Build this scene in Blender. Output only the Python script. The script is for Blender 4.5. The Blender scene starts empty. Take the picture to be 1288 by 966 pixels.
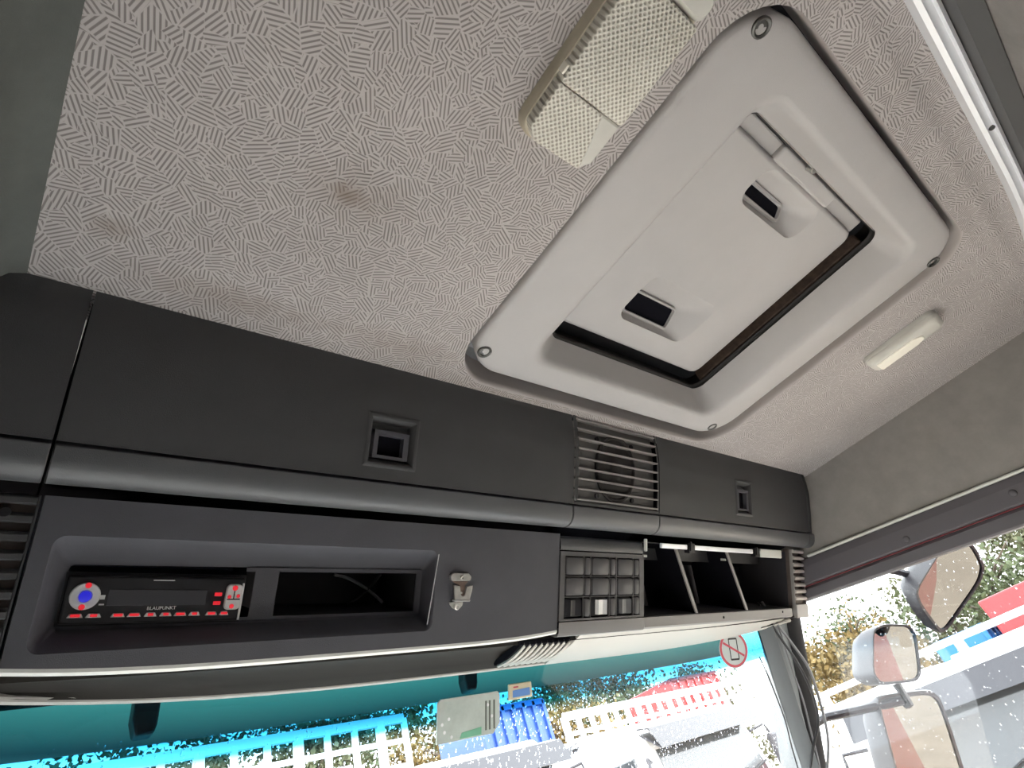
import bpy, bmesh, math, random
import numpy as np
from mathutils import Vector, Matrix
random.seed(7)
sc = bpy.context.scene
COL = sc.collection
CZ = 2.6                      # height of the camera above the yard; all cab coordinates below are relative to it

# ------------------------------------------------------------------ camera
R_ = np.array([[0.76078664, 0.21418543, 0.61264042],
               [-0.58280552, 0.64080655, 0.49970459],
               [-0.28555455, -0.7372188, 0.61234552]])
FPX, PX, PY = 715.08, 644.0, 483.0
cam = bpy.data.cameras.new('camera'); cam.sensor_width = 36; cam.lens = 36 * FPX / 1288
cam.clip_start = 0.01; cam.clip_end = 500
cam_o = bpy.data.objects.new('camera', cam); COL.objects.link(cam_o)
m = Matrix.Identity(4)
for i in range(3):
    m[i][0] = R_[i][0]; m[i][1] = -R_[i][1]; m[i][2] = -R_[i][2]
m[2][3] = CZ
cam_o.matrix_world = m
sc.camera = cam_o

# ------------------------------------------------------------------ world: flat overcast sky
w = bpy.data.worlds.new('world'); sc.world = w; w.use_nodes = True
bg = w.node_tree.nodes['Background']
bg.inputs['Color'].default_value = (0.93, 0.97, 1.0, 1)
bg.inputs['Strength'].default_value = 1.0
sc.view_settings.view_transform = 'Standard'; sc.view_settings.look = 'None'
sc.view_settings.gamma = 1.0; sc.view_settings.use_curve_mapping = False
sc.view_settings.exposure = 3.97
sc.cycles.max_bounces = 10; sc.cycles.diffuse_bounces = 6; sc.cycles.transparent_max_bounces = 24

# ------------------------------------------------------------------ measuring helpers (photo pixel -> point on a real surface)
def ray(q):
    return R_ @ np.array([q[0] - PX, q[1] - PY, FPX])
def onx(q, x): r = ray(q); return tuple(r * x / r[0])
def ony(q, y): r = ray(q); return tuple(r * y / r[1])
def onz(q, z): r = ray(q); return tuple(r * z / r[2])
def onplane(q, a, n):
    r = ray(q); a = np.array(a); n = np.array(n); return tuple(r * (a @ n) / (r @ n))

# ------------------------------------------------------------------ materials
MATS = {}
def mat(name, col, rough=0.6, metal=0.0, grain=0.0, gscale=600, var=0.0, vscale=8, emit=None, es=1.0, spec=0.5, coat=0.0):
    if name in MATS: return MATS[name]
    M = bpy.data.materials.new(name); M.use_nodes = True
    nt = M.node_tree; b = nt.nodes['Principled BSDF']
    b.inputs['Base Color'].default_value = (*col, 1)
    b.inputs['Roughness'].default_value = rough; b.inputs['Metallic'].default_value = metal
    b.inputs['Specular IOR Level'].default_value = spec
    if coat: b.inputs['Coat Weight'].default_value = coat
    if emit:
        b.inputs['Emission Color'].default_value = (*emit, 1); b.inputs['Emission Strength'].default_value = es
    tc = nt.nodes.new('ShaderNodeTexCoord')
    if grain:
        n = nt.nodes.new('ShaderNodeTexNoise'); n.inputs['Scale'].default_value = gscale; n.inputs['Detail'].default_value = 3
        bp = nt.nodes.new('ShaderNodeBump'); bp.inputs['Strength'].default_value = grain; bp.inputs['Distance'].default_value = 0.001
        nt.links.new(tc.outputs['Object'], n.inputs['Vector']); nt.links.new(n.outputs['Fac'], bp.inputs['Height'])
        nt.links.new(bp.outputs['Normal'], b.inputs['Normal'])
    if var:
        n = nt.nodes.new('ShaderNodeTexNoise'); n.inputs['Scale'].default_value = vscale; n.inputs['Detail'].default_value = 6
        n.inputs['Roughness'].default_value = 0.65
        r = nt.nodes.new('ShaderNodeMapRange'); r.inputs['From Min'].default_value = 0.3; r.inputs['From Max'].default_value = 0.7
        r.inputs['To Min'].default_value = 1 - var; r.inputs['To Max'].default_value = 1 + var
        mx = nt.nodes.new('ShaderNodeVectorMath'); mx.operation = 'SCALE'; mx.inputs[0].default_value = col
        nt.links.new(tc.outputs['Object'], n.inputs['Vector']); nt.links.new(n.outputs['Fac'], r.inputs['Value'])
        nt.links.new(r.outputs['Result'], mx.inputs['Scale']); nt.links.new(mx.outputs['Vector'], b.inputs['Base Color'])
    MATS[name] = M
    return M

def N(nt, t, **k):
    n = nt.nodes.new(t)
    for a, v in k.items(): setattr(n, a, v)
    return n

def headliner_material():
    """woven headliner: Voronoi cells, each hatched in a direction of its own, with old brown stains"""
    M = bpy.data.materials.new('headliner_fabric'); M.use_nodes = True; nt = M.node_tree; L = nt.links.new
    b = nt.nodes['Principled BSDF']; b.inputs['Roughness'].default_value = 0.9; b.inputs['Specular IOR Level'].default_value = 0.15
    g = N(nt, 'ShaderNodeNewGeometry'); sep = N(nt, 'ShaderNodeSeparateXYZ'); L(g.outputs['Position'], sep.inputs[0])
    cmb = N(nt, 'ShaderNodeCombineXYZ'); L(sep.outputs['X'], cmb.inputs['X']); L(sep.outputs['Y'], cmb.inputs['Y'])
    def layer(scale, off, per):
        mp = N(nt, 'ShaderNodeVectorMath', operation='ADD'); L(cmb.outputs[0], mp.inputs[0]); mp.inputs[1].default_value = (off, off * 1.7, 0)
        v = N(nt, 'ShaderNodeTexVoronoi', voronoi_dimensions='2D', feature='F1'); v.inputs['Scale'].default_value = scale; L(mp.outputs[0], v.inputs['Vector'])
        ve = N(nt, 'ShaderNodeTexVoronoi', voronoi_dimensions='2D', feature='DISTANCE_TO_EDGE'); ve.inputs['Scale'].default_value = scale; L(mp.outputs[0], ve.inputs['Vector'])
        sc_ = N(nt, 'ShaderNodeSeparateColor'); L(v.outputs['Color'], sc_.inputs[0])
        ang = N(nt, 'ShaderNodeMath', operation='MULTIPLY'); L(sc_.outputs[0], ang.inputs[0]); ang.inputs[1].default_value = 6.2832
        cs = N(nt, 'ShaderNodeMath', operation='COSINE'); L(ang.outputs[0], cs.inputs[0])
        sn = N(nt, 'ShaderNodeMath', operation='SINE'); L(ang.outputs[0], sn.inputs[0])
        a = N(nt, 'ShaderNodeMath', operation='MULTIPLY'); L(cs.outputs[0], a.inputs[0]); L(sep.outputs['X'], a.inputs[1])
        c = N(nt, 'ShaderNodeMath', operation='MULTIPLY'); L(sn.outputs[0], c.inputs[0]); L(sep.outputs['Y'], c.inputs[1])
        q = N(nt, 'ShaderNodeMath', operation='ADD'); L(a.outputs[0], q.inputs[0]); L(c.outputs[0], q.inputs[1])
        k = N(nt, 'ShaderNodeMath', operation='MULTIPLY'); L(q.outputs[0], k.inputs[0]); k.inputs[1].default_value = 2 * math.pi / per
        si = N(nt, 'ShaderNodeMath', operation='SINE'); L(k.outputs[0], si.inputs[0])
        st = N(nt, 'ShaderNodeMapRange', interpolation_type='SMOOTHSTEP'); L(si.outputs[0], st.inputs['Value'])
        st.inputs['From Min'].default_value = -0.8; st.inputs['From Max'].default_value = 0.2
        ed = N(nt, 'ShaderNodeMapRange'); L(ve.outputs['Distance'], ed.inputs['Value'])
        ed.inputs['From Min'].default_value = 0.015; ed.inputs['From Max'].default_value = 0.05; ed.inputs['To Min'].default_value = 1; ed.inputs['To Max'].default_value = 0
        mx_ = N(nt, 'ShaderNodeMath', operation='MAXIMUM'); L(st.outputs[0], mx_.inputs[0]); L(ed.outputs[0], mx_.inputs[1])
        return mx_.outputs[0], sc_.outputs[1]
    l1, r1 = layer(40, 0.0, 0.0050); l2, r2 = layer(62, 3.3, 0.0046)
    pick = N(nt, 'ShaderNodeMath', operation='GREATER_THAN'); L(r2, pick.inputs[0]); pick.inputs[1].default_value = 0.62
    mxm = N(nt, 'ShaderNodeMix', data_type='FLOAT'); L(pick.outputs[0], mxm.inputs[0]); L(l1, mxm.inputs[2]); L(l2, mxm.inputs[3])
    # colour
    ramp = N(nt, 'ShaderNodeMix', data_type='RGBA'); L(mxm.outputs[0], ramp.inputs[0])
    ramp.inputs[6].default_value = (0.205, 0.188, 0.182, 1); ramp.inputs[7].default_value = (0.43, 0.398, 0.388, 1)
    n1 = N(nt, 'ShaderNodeTexNoise'); n1.inputs['Scale'].default_value = 4; n1.inputs['Detail'].default_value = 6; L(cmb.outputs[0], n1.inputs['Vector'])
    mr = N(nt, 'ShaderNodeMapRange'); L(n1.outputs[0], mr.inputs['Value']); mr.inputs['From Min'].default_value = 0.35; mr.inputs['From Max'].default_value = 0.7
    mr.inputs['To Min'].default_value = 0.92; mr.inputs['To Max'].default_value = 1.06
    mul = N(nt, 'ShaderNodeVectorMath', operation='SCALE'); L(ramp.outputs[2], mul.inputs[0]); L(mr.outputs[0], mul.inputs['Scale'])
    last = mul.outputs[0]
    # stains: (x, y, rx, ry, strength)
    for (x, y, rx, ry, f) in ((0.236, 0.337, .035, .02, .55), (0.25, 0.335, .09, .05, .25), (0.012, 0.501, .03, .02, .45), (0.17, 0.56, .16, .035, .35), (0.42, 0.555, .2, .04, .3), (0.7, 0.60, .3, .03, .25)):
        mp = N(nt, 'ShaderNodeVectorMath', operation='SUBTRACT'); L(cmb.outputs[0], mp.inputs[0]); mp.inputs[1].default_value = (x, y, 0)
        dv = N(nt, 'ShaderNodeVectorMath', operation='DIVIDE'); L(mp.outputs[0], dv.inputs[0]); dv.inputs[1].default_value = (rx, ry, 1)
        ln = N(nt, 'ShaderNodeVectorMath', operation='LENGTH'); L(dv.outputs[0], ln.inputs[0])
        nn = N(nt, 'ShaderNodeTexNoise'); nn.inputs['Scale'].default_value = 45; nn.inputs['Detail'].default_value = 5; L(cmb.outputs[0], nn.inputs['Vector'])
        ad = N(nt, 'ShaderNodeMath', operation='ADD'); L(ln.outputs['Value'], ad.inputs[0]); L(nn.outputs[0], ad.inputs[1])
        fr = N(nt, 'ShaderNodeMapRange'); L(ad.outputs[0], fr.inputs['Value']); fr.inputs['From Min'].default_value = 1.5; fr.inputs['From Max'].default_value = 0.5
        fr.inputs['To Max'].default_value = f
        mm = N(nt, 'ShaderNodeMix', data_type='RGBA'); L(fr.outputs[0], mm.inputs[0]); L(last, mm.inputs[6]); mm.inputs[7].default_value = (0.17, 0.125, 0.095, 1)
        last = mm.outputs[2]
    L(last, b.inputs['Base Color'])
    bp = N(nt, 'ShaderNodeBump'); bp.inputs['Strength'].default_value = 0.35; bp.inputs['Distance'].default_value = 0.0012; L(mxm.outputs[0], bp.inputs['Height'])
    L(bp.outputs[0], b.inputs['Normal'])
    return M

def lens_material():
    M = bpy.data.materials.new('prismatic_lamp_lens'); M.use_nodes = True; nt = M.node_tree; L = nt.links.new
    b = nt.nodes['Principled BSDF']; b.inputs['Roughness'].default_value = 0.3
    g = N(nt, 'ShaderNodeNewGeometry'); v = N(nt, 'ShaderNodeTexVoronoi', voronoi_dimensions='2D', feature='F1')
    mp = N(nt, 'ShaderNodeMapping'); mp.inputs['Rotation'].default_value = (0, 0, math.radians(45)); L(g.outputs['Position'], mp.inputs[0])
    L(mp.outputs[0], v.inputs['Vector']); v.inputs['Scale'].default_value = 185; v.inputs['Randomness'].default_value = 0
    mr = N(nt, 'ShaderNodeMapRange', interpolation_type='SMOOTHSTEP'); L(v.outputs['Distance'], mr.inputs['Value']); mr.inputs['From Min'].default_value = 0.12; mr.inputs['From Max'].default_value = 0.5
    mx = N(nt, 'ShaderNodeMix', data_type='RGBA'); L(mr.outputs[0], mx.inputs[0])
    mx.inputs[6].default_value = (0.33, 0.305, 0.26, 1); mx.inputs[7].default_value = (0.62, 0.595, 0.53, 1); L(mx.outputs[2], b.inputs['Base Color'])
    bp = N(nt, 'ShaderNodeBump'); bp.inputs['Strength'].default_value = 0.6; bp.inputs['Distance'].default_value = 0.002
    L(mr.outputs[0], bp.inputs['Height']); L(bp.outputs[0], b.inputs['Normal'])
    return M

def glass_material(name, col, band=False):
    """thin cab glazing: tinted see-through pane with a Fresnel sheen; the windscreen has a blue shade band along its top"""
    M = bpy.data.materials.new(name); M.use_nodes = True; nt = M.node_tree; L = nt.links.new
    nt.nodes.remove(nt.nodes['Principled BSDF']); out = nt.nodes['Material Output']
    t = N(nt, 'ShaderNodeBsdfTransparent'); t.inputs[0].default_value = (*col, 1)
    gl = N(nt, 'ShaderNodeBsdfGlossy'); gl.inputs['Roughness'].default_value = 0.02
    lw = N(nt, 'ShaderNodeLayerWeight'); lw.inputs['Blend'].default_value = 0.5
    pw = N(nt, 'ShaderNodeMath', operation='POWER'); L(lw.outputs['Facing'], pw.inputs[0]); pw.inputs[1].default_value = 5
    mr = N(nt, 'ShaderNodeMapRange'); L(pw.outputs[0], mr.inputs['Value']); mr.inputs['To Min'].default_value = 0.025; mr.inputs['To Max'].default_value = 0.95
    mx = N(nt, 'ShaderNodeMixShader'); L(mr.outputs[0], mx.inputs[0]); L(t.outputs[0], mx.inputs[1]); L(gl.outputs[0], mx.inputs[2])
    L(mx.outputs[0], out.inputs['Surface'])
    if band:
        g = N(nt, 'ShaderNodeNewGeometry'); sep = N(nt, 'ShaderNodeSeparateXYZ'); L(g.outputs['Position'], sep.inputs[0])
        r = N(nt, 'ShaderNodeValToRGB')
        f = N(nt, 'ShaderNodeMapRange'); L(sep.outputs['Z'], f.inputs['Value']); f.inputs['From Min'].default_value = CZ + 0.18; f.inputs['From Max'].default_value = CZ + 0.32
        L(f.outputs[0], r.inputs[0]); e = r.color_ramp.elements
        e[0].position = 0.0; e[0].color = (*col, 1); e[1].position = 1.0; e[1].color = BAND_TOP
        e2 = e.new(0.28); e2.color = (col[0] * .8, col[1] * .95, col[2], 1); e4 = e.new(0.42); e4.color = (col[0] * .04, col[1] * .30, col[2] * .5, 1)
        e3 = e.new(0.58); e3.color = BAND_MID
        L(r.outputs[0], t.inputs[0])
    return M
BAND_MID = (0.004, 0.055, 0.105, 1)
BAND_TOP = (0.03, 0.27, 0.36, 1)
GLASS = (0.60, 0.61, 0.61)

# cab
M_head = headliner_material()
M_felt = mat('grey_felt', (0.237, 0.224, 0.214), 0.95, grain=0.5, gscale=900, var=0.10, vscale=14, spec=0.1)
M_char = mat('charcoal_plastic', (0.042, 0.0425, 0.045), 0.55, grain=0.45, gscale=900, var=0.12, vscale=7)
M_char2 = mat('charcoal_plastic_lower', (0.062, 0.062, 0.074), 0.6, grain=0.4, gscale=900, var=0.10, vscale=9)
M_lip = mat('grey_console_rail', (0.085, 0.087, 0.092), 0.36, grain=0.3, gscale=900, var=0.08)
M_slat = mat('grey_slat_plastic', (0.27, 0.255, 0.245), 0.45, grain=0.2)
M_lowlip = mat('grey_lower_lip', (0.165, 0.158, 0.155), 0.45, grain=0.2)
M_black = mat('black_plastic', (0.012, 0.012, 0.015), 0.5, spec=0.3)
M_void = mat('black_cavity', (0.006, 0.006, 0.009), 0.9, spec=0.05)
M_hatch = mat('light_grey_hatch_plastic', (0.385, 0.370, 0.364), 0.55, grain=0.35, gscale=1100, var=0.04, vscale=6)
M_rubber = mat('black_rubber_seal', (0.012, 0.011, 0.011), 0.6)
M_rust = mat('dirty_rusty_rubber', (0.05, 0.032, 0.024), 0.8, var=0.6, vscale=60)
M_screw = mat('dark_steel_screw', (0.10, 0.10, 0.095), 0.4, metal=0.7)
M_steel = mat('zinc_steel', (0.62, 0.61, 0.58), 0.35, metal=1.0, var=0.15, vscale=60)
M_brown = mat('brown_rusted_steel', (0.20, 0.14, 0.115), 0.5, metal=0.5, var=0.2, vscale=60)
M_rail = mat('pale_anodised_rail', (0.78, 0.80, 0.84), 0.3, metal=0.25, spec=0.6)
M_lens = lens_material()
M_lamp = mat('yellowed_lamp_housing', (0.40, 0.36, 0.28), 0.45, var=0.1, vscale=30)
M_lampend = mat('pale_lamp_plastic', (0.50, 0.49, 0.45), 0.4, var=0.06, vscale=30)
M_milky = mat('milky_lamp_lens', (0.85, 0.82, 0.72), 0.35)
M_trim = mat('grey_trim_plastic', (0.42, 0.41, 0.38), 0.5, grain=0.3, gscale=900)
M_trimd = mat('dark_header_trim', (0.083, 0.077, 0.087), 0.55, grain=0.3, gscale=900)
M_pillar = mat('grey_pillar_plastic', (0.115, 0.125, 0.13), 0.5, grain=0.3, gscale=900)
M_strip = mat('pale_piping_strip', (0.62, 0.63, 0.60), 0.5)
M_red = mat('red_truck_paint', (0.55, 0.03, 0.03), 0.3, coat=0.5)
M_cable = mat('grey_cable', (0.20, 0.20, 0.21), 0.45)
M_cableb = mat('black_cable', (0.012, 0.012, 0.014), 0.45)
M_redlit = mat('red_lit_key', (0.3, 0.01, 0.02), 0.5, emit=(1.0, 0.015, 0.03), es=0.035)
M_bluelit = mat('blue_lit_knob', (0.02, 0.02, 0.3), 0.5, emit=(0.02, 0.02, 1.0), es=0.028)
M_silver = mat('silver_key_plastic', (0.62, 0.62, 0.62), 0.35, metal=0.2)
M_display = mat('dark_display', (0.035, 0.035, 0.042), 0.2)
M_print = mat('white_print', (0.8, 0.8, 0.8), 0.5)
M_dash = mat('pale_dashboard', (0.78, 0.76, 0.74), 0.7)
M_floor = mat('beige_floor_mat', (0.66, 0.64, 0.61), 0.8)
# outside
M_ground = mat('wet_gravel', (0.56, 0.475, 0.38), 0.75, var=0.18, vscale=1.5, grain=0.5, gscale=40)
M_white = mat('white_paint', (0.66, 0.67, 0.68), 0.35, coat=0.3)
M_visor = mat('smoked_truck_visor', (0.022, 0.022, 0.028), 0.35)
M_tglass = mat('pale_truck_glass', (0.05, 0.055, 0.06), 0.08, spec=0.6)
M_tyre = mat('tyre_rubber', (0.02, 0.02, 0.02), 0.8)
M_blue = mat('blue_truck_paint', (0.03, 0.07, 0.26), 0.35)
M_blue2 = mat('bright_blue_tarp', (0.01, 0.12, 0.36), 0.5)
M_redp = mat('bright_red_body', (0.30, 0.02, 0.022), 0.4)
M_bark = mat('tree_bark', (0.10, 0.075, 0.055), 0.9)
M_leaf = [mat('green_foliage', (0.055, 0.070, 0.028), 0.8), mat('olive_foliage', (0.085, 0.085, 0.04), 0.8), mat('yellow_foliage', (0.16, 0.11, 0.035), 0.8)]
M_orange = mat('orange_lamp_lens', (0.8, 0.22, 0.03), 0.3)
M_mhouse = mat('mirror_housing_plastic', (0.035, 0.033, 0.04), 0.45, grain=0.2)
M_mirror = mat('mirror_glass', (0.16, 0.155, 0.15), 0.015, metal=1.0)
M_card = mat('grey_green_card', (0.46, 0.51, 0.47), 0.5, var=0.15, vscale=20)
M_cardg = mat('green_card_stripe', (0.16, 0.42, 0.27), 0.5)
M_cream = mat('cream_sticker', (0.62, 0.55, 0.38), 0.5)
M_sblue = mat('blue_sticker_print', (0.10, 0.25, 0.60), 0.5)
M_sred = mat('dark_red_print', (0.42, 0.03, 0.06), 0.5)
M_sgrey = mat('pale_grey_sticker', (0.42, 0.46, 0.47), 0.5)

# ------------------------------------------------------------------ object helpers
ORG = {}
def props(o, label=None, cat=None, group=None, kind=None):
    if label: o['label'] = label
    if cat: o['category'] = cat
    if group: o['group'] = group
    if kind: o['kind'] = kind
    return o
def empty(name, loc, label, cat, group=None, rz=0.0):
    o = bpy.data.objects.new(name, None); COL.objects.link(o); o.empty_display_size = 0.05
    o.location = (loc[0], loc[1], loc[2] + CZ); o.rotation_euler = (0, 0, rz)
    ORG[o.name] = np.array([loc[0], loc[1], loc[2]])
    return props(o, label, cat, group)

class MB:
    def __init__(s): s.v = []; s.f = []; s.mi = []
    def add(s, vs, fs, mi=0):
        o = len(s.v); s.v += [tuple(float(c) for c in p) for p in vs]; s.f += [tuple(i + o for i in f) for f in fs]; s.mi += [mi] * len(fs); return s
    def box(s, c, d, ax=None, mi=0):
        """box at c, full size d, along axes ax (three vectors)"""
        c = np.array(c, float); ax = ax or ((1, 0, 0), (0, 1, 0), (0, 0, 1)); A = [np.array(a, float) * k / 2 for a, k in zip(ax, d)]
        vs = [c + A[0] * i + A[1] * j + A[2] * k for i in (-1, 1) for j in (-1, 1) for k in (-1, 1)]
        fs = [(0, 1, 3, 2), (4, 6, 7, 5), (0, 4, 5, 1), (2, 3, 7, 6), (0, 2, 6, 4), (1, 5, 7, 3)]
        return s.add(vs, fs, mi)
    def loft(s, loops, cap0=False, cap1=False, closed=True, mi=0):
        n = len(loops[0]); vs = [p for l in loops for p in l]; fs = []
        for a in range(len(loops) - 1):
            for i in range(n if closed else n - 1):
                j = (i + 1) % n
                fs.append((a * n + i, a * n + j, (a + 1) * n + j, (a + 1) * n + i))
        if cap0: fs.append(tuple(range(n))[::-1])
        if cap1: fs.append(tuple((len(loops) - 1) * n + i for i in range(n)))
        return s.add(vs, fs, mi)
    def prism(s, poly, d, mi=0):
        """closed polygon of 3-D points swept along vector d"""
        a = [np.array(p, float) for p in poly]; return s.loft([a, [p + np.array(d, float) for p in a]], True, True, mi=mi)
    def tube(s, pts, r, n=8, mi=0, cap=True):
        pts = [np.array(p, float) for p in pts]; loops = []; up = None
        for i, p in enumerate(pts):
            t = pts[min(i + 1, len(pts) - 1)] - pts[max(i - 1, 0)]; t /= np.linalg.norm(t)
            if up is None:
                up = np.array([0, 0, 1.0]) if abs(t[2]) < .9 else np.array([1.0, 0, 0])
            u = np.cross(t, up); u /= np.linalg.norm(u); v = np.cross(u, t); up = v
            rr = r[i] if hasattr(r, '__len__') else r
            loops.append([p + rr * (math.cos(k * 2 * math.pi / n) * u + math.sin(k * 2 * math.pi / n) * v) for k in range(n)])
        return s.loft(loops, cap, cap, mi=mi)
    def disc(s, c, nrm, r, h, n=20, mi=0, ry=None, ux=None, dome=0.0):
        """round button / screw head: cylinder from c along nrm by h with a softened top"""
        nrm = np.array(nrm, float); nrm /= np.linalg.norm(nrm)
        u = np.array(ux, float) if ux is not None else np.cross(nrm, (0.3, 0.5, 0.8)); u -= nrm * (u @ nrm); u /= np.linalg.norm(u); v = np.cross(nrm, u); ry = ry or r
        def lp(k, z): return [np.array(c) + nrm * z + k * (r * math.cos(a) * u + ry * math.sin(a) * v) for a in [i * 2 * math.pi / n for i in range(n)]]
        return s.loft([lp(1, 0), lp(1, h * .7), lp(.9, h), lp(.4, h + dome)], True, True, mi=mi)
    def build(s, name, mats, parent=None, smooth=False, bevel=0.0, seg=2, solid=0.0, recalc=True):
        mats = mats if isinstance(mats, (list, tuple)) else [mats]
        V = np.array(s.v)
        if parent is not None: org = ORG[parent.name]
        else: org = np.array([(V[:, 0].min() + V[:, 0].max()) / 2, (V[:, 1].min() + V[:, 1].max()) / 2, V[:, 2].min()])
        me = bpy.data.meshes.new(name); me.from_pydata([tuple(p - org) for p in V], [], s.f); me.update()
        for mm in mats: me.materials.append(mm)
        for p, k in zip(me.polygons, s.mi): p.material_index = k
        if recalc:
            bm = bmesh.new(); bm.from_mesh(me); bmesh.ops.remove_doubles(bm, verts=bm.verts, dist=1e-6); bmesh.ops.recalc_face_normals(bm, faces=bm.faces); bm.to_mesh(me); bm.free()
        o = bpy.data.objects.new(name, me); COL.objects.link(o)
        if parent is not None:
            o.parent = parent
        else: o.location = (org[0], org[1], org[2] + CZ)
        ORG[o.name] = org
        if solid:
            md = o.modifiers.new('thickness', 'SOLIDIFY'); md.thickness = solid; md.offset = -1
        if bevel:
            md = o.modifiers.new('bevel', 'BEVEL'); md.width = bevel; md.segments = seg; md.limit_method = 'ANGLE'; md.angle_limit = math.radians(40)
        if smooth:
            for p in me.polygons: p.use_smooth = True
            try:
                me.set_sharp_from_angle(angle=math.radians(40))
            except Exception: pass
        return o

def struct(o): o['kind'] = 'structure'; return o
def rrect(x0, x1, y0, y1, r, z, n=6):
    """rounded rectangle loop in a horizontal plane"""
    P = []
    for cx, cy, a0 in ((x1 - r, y1 - r, 0), (x0 + r, y1 - r, 90), (x0 + r, y0 + r, 180), (x1 - r, y0 + r, 270)):
        for k in range(n + 1):
            a = math.radians(a0 + 90 * k / n); P.append((cx + r * math.cos(a), cy + r * math.sin(a), z))
    return P
def grid_sheet(mb, xs, ss, fn, holes=(), mi=0):
    """surface over a grid of (x, s) with rectangular openings left out"""
    idx = {}; vs = []; fs = []
    def vid(i, j):
        if (i, j) not in idx: idx[(i, j)] = len(vs); vs.append(fn(xs[i], ss[j]))
        return idx[(i, j)]
    for i in range(len(xs) - 1):
        for j in range(len(ss) - 1):
            cx = (xs[i] + xs[i + 1]) / 2; cs = (ss[j] + ss[j + 1]) / 2
            if any(a < cx < b and c < cs < d for a, b, c, d in holes): continue
            fs.append((vid(i, j), vid(i + 1, j), vid(i + 1, j + 1), vid(i, j + 1)))
    return mb.add(vs, fs, mi)
def lin(a, b, n, extra=()):
    v = [a + (b - a) * i / n for i in range(n + 1)] + [e for e in extra if a < e < b]
    v = sorted(v); out = [v[0]]
    for q in v[1:]:
        if q - out[-1] > 1e-5: out.append(q)
    return out
def mirror_copy(o, dx, dy=0, dz=0):
    c = o.copy(); COL.objects.link(c); c.location = (o.location.x + dx, o.location.y + dy, o.location.z + dz); return c
def text_part(name, s, size, org, ex, ey, nz, m_, parent, depth=0.0004):
    """flat print: lettering laid on a surface with axes ex (reading direction), ey (up)"""
    cu = bpy.data.curves.new(name, 'FONT'); cu.body = s; cu.size = size; cu.align_x = 'CENTER'; cu.align_y = 'CENTER'; cu.extrude = depth; cu.resolution_u = 2
    t = bpy.data.objects.new('tmp', cu); COL.objects.link(t)
    dg = bpy.context.evaluated_depsgraph_get(); me = bpy.data.meshes.new_from_object(t.evaluated_get(dg))
    bpy.data.objects.remove(t); bpy.data.curves.remove(cu)
    base = ORG[parent.name]
    for v in me.vertices:
        p = np.array(org) + np.array(ex) * v.co.x + np.array(ey) * v.co.y + np.array(nz) * v.co.z - base
        v.co = p
    me.materials.clear(); me.materials.append(m_)
    o = bpy.data.objects.new(name, me); COL.objects.link(o); o.parent = parent; ORG[o.name] = base
    return o

H = 0.695                     # headliner above the camera
XL, XR = -0.145, 2.095        # side walls
XC = 0.975

# ================================================================== SETTING
def windscreen_y(x, z): return 1.04 - .10 * (min(abs(x - XC), 1.02) / .95) ** 4 + .46 * (.315 - z)
def pane_edge(z): return 1.90 + .22 * (.33 - z)
def build_ceiling():
    bm = bmesh.new()
    x0, x1, y0, y1 = -0.055, 2.094, -0.30, 0.66
    outer = [(x0, y0), (x1, y0), (x1, y1), (x0, y1)]
    hole = [(p[0], p[1]) for p in rrect(.546, 1.462, -.160, .590, .10, 0, 8)]
    def loop(P): 
        vs = [bm.verts.new((p[0], p[1], H)) for p in P]
        for i in range(len(vs)): bm.edges.new((vs[i], vs[(i + 1) % len(vs)]))
        return vs
    loop(outer); hv = loop(hole)
    bmesh.ops.triangle_fill(bm, edges=bm.edges[:], use_beauty=True)
    bad = [f for f in bm.faces if .56 < f.calc_center_median().x < 1.40 and -.14 < f.calc_center_median().y < .545 and all(.54 < v.co.x < 1.46 and -.17 < v.co.y < .60 for v in f.verts)]
    # faces wholly made of hole vertices lie inside the hatch opening
    bad = [f for f in bad if all(v in hv for v in f.verts)]
    cut = []
    for f in bad:
        c = f.calc_center_median()
        if .60 < c.x < 1.36 and -.10 < c.y < .50: cut.append(f)
    bmesh.ops.delete(bm, geom=cut, context='FACES_ONLY')
    vs = [tuple(v.co) for v in bm.verts]; bm.verts.index_update(); fs = [tuple(v.index for v in f.verts) for f in bm.faces]; bm.free()
    mb = MB(); mb.add(vs, fs)
    # edge of the fabric rolls up into the gutter round the hatch
    lps = []
    for k in range(6):
        a = math.pi / 2 * k / 5; r = .012; i = r * math.sin(a)
        lps.append([(p[0], p[1], H + r * (1 - math.cos(a))) for p in rrect(.546 + i * .1, 1.462 - i * .6, -.160 + i * .1, .590 - i * .6, .10 - i * .3, 0, 8)])
    lps.append([(p[0], p[1], H + .06) for p in lps[-1]])
    mb.loft(lps, mi=1)
    # cove into the side walls
    for xw, xc, sg in ((XR, x1, 1),):
        r = abs(xw - xc); pr = [(xc + sg * r * math.sin(a), H - r * .8 * (1 - math.cos(a))) for a in [math.pi / 2 * i / 8 for i in range(9)]]
        mb.loft([[(x, y, z) for x, z in pr] for y in (y0, y1)], closed=False)
    # shallow ridge in front of the curtain rail
    ys = [-.162 - .09 * i / 10 for i in range(11)]
    mb.loft([[(x, y, H - .0035 * math.exp(-((y + .205) / .012) ** 2) - .0004) for y in ys] for x in (x0, x1)], closed=False)
    o = struct(mb.build('ceiling', [M_head, mat('plain_headliner_edge', (.36, .33, .32), .9, grain=.4, gscale=900, spec=.1)], smooth=True)); return o
build_ceiling()

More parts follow.
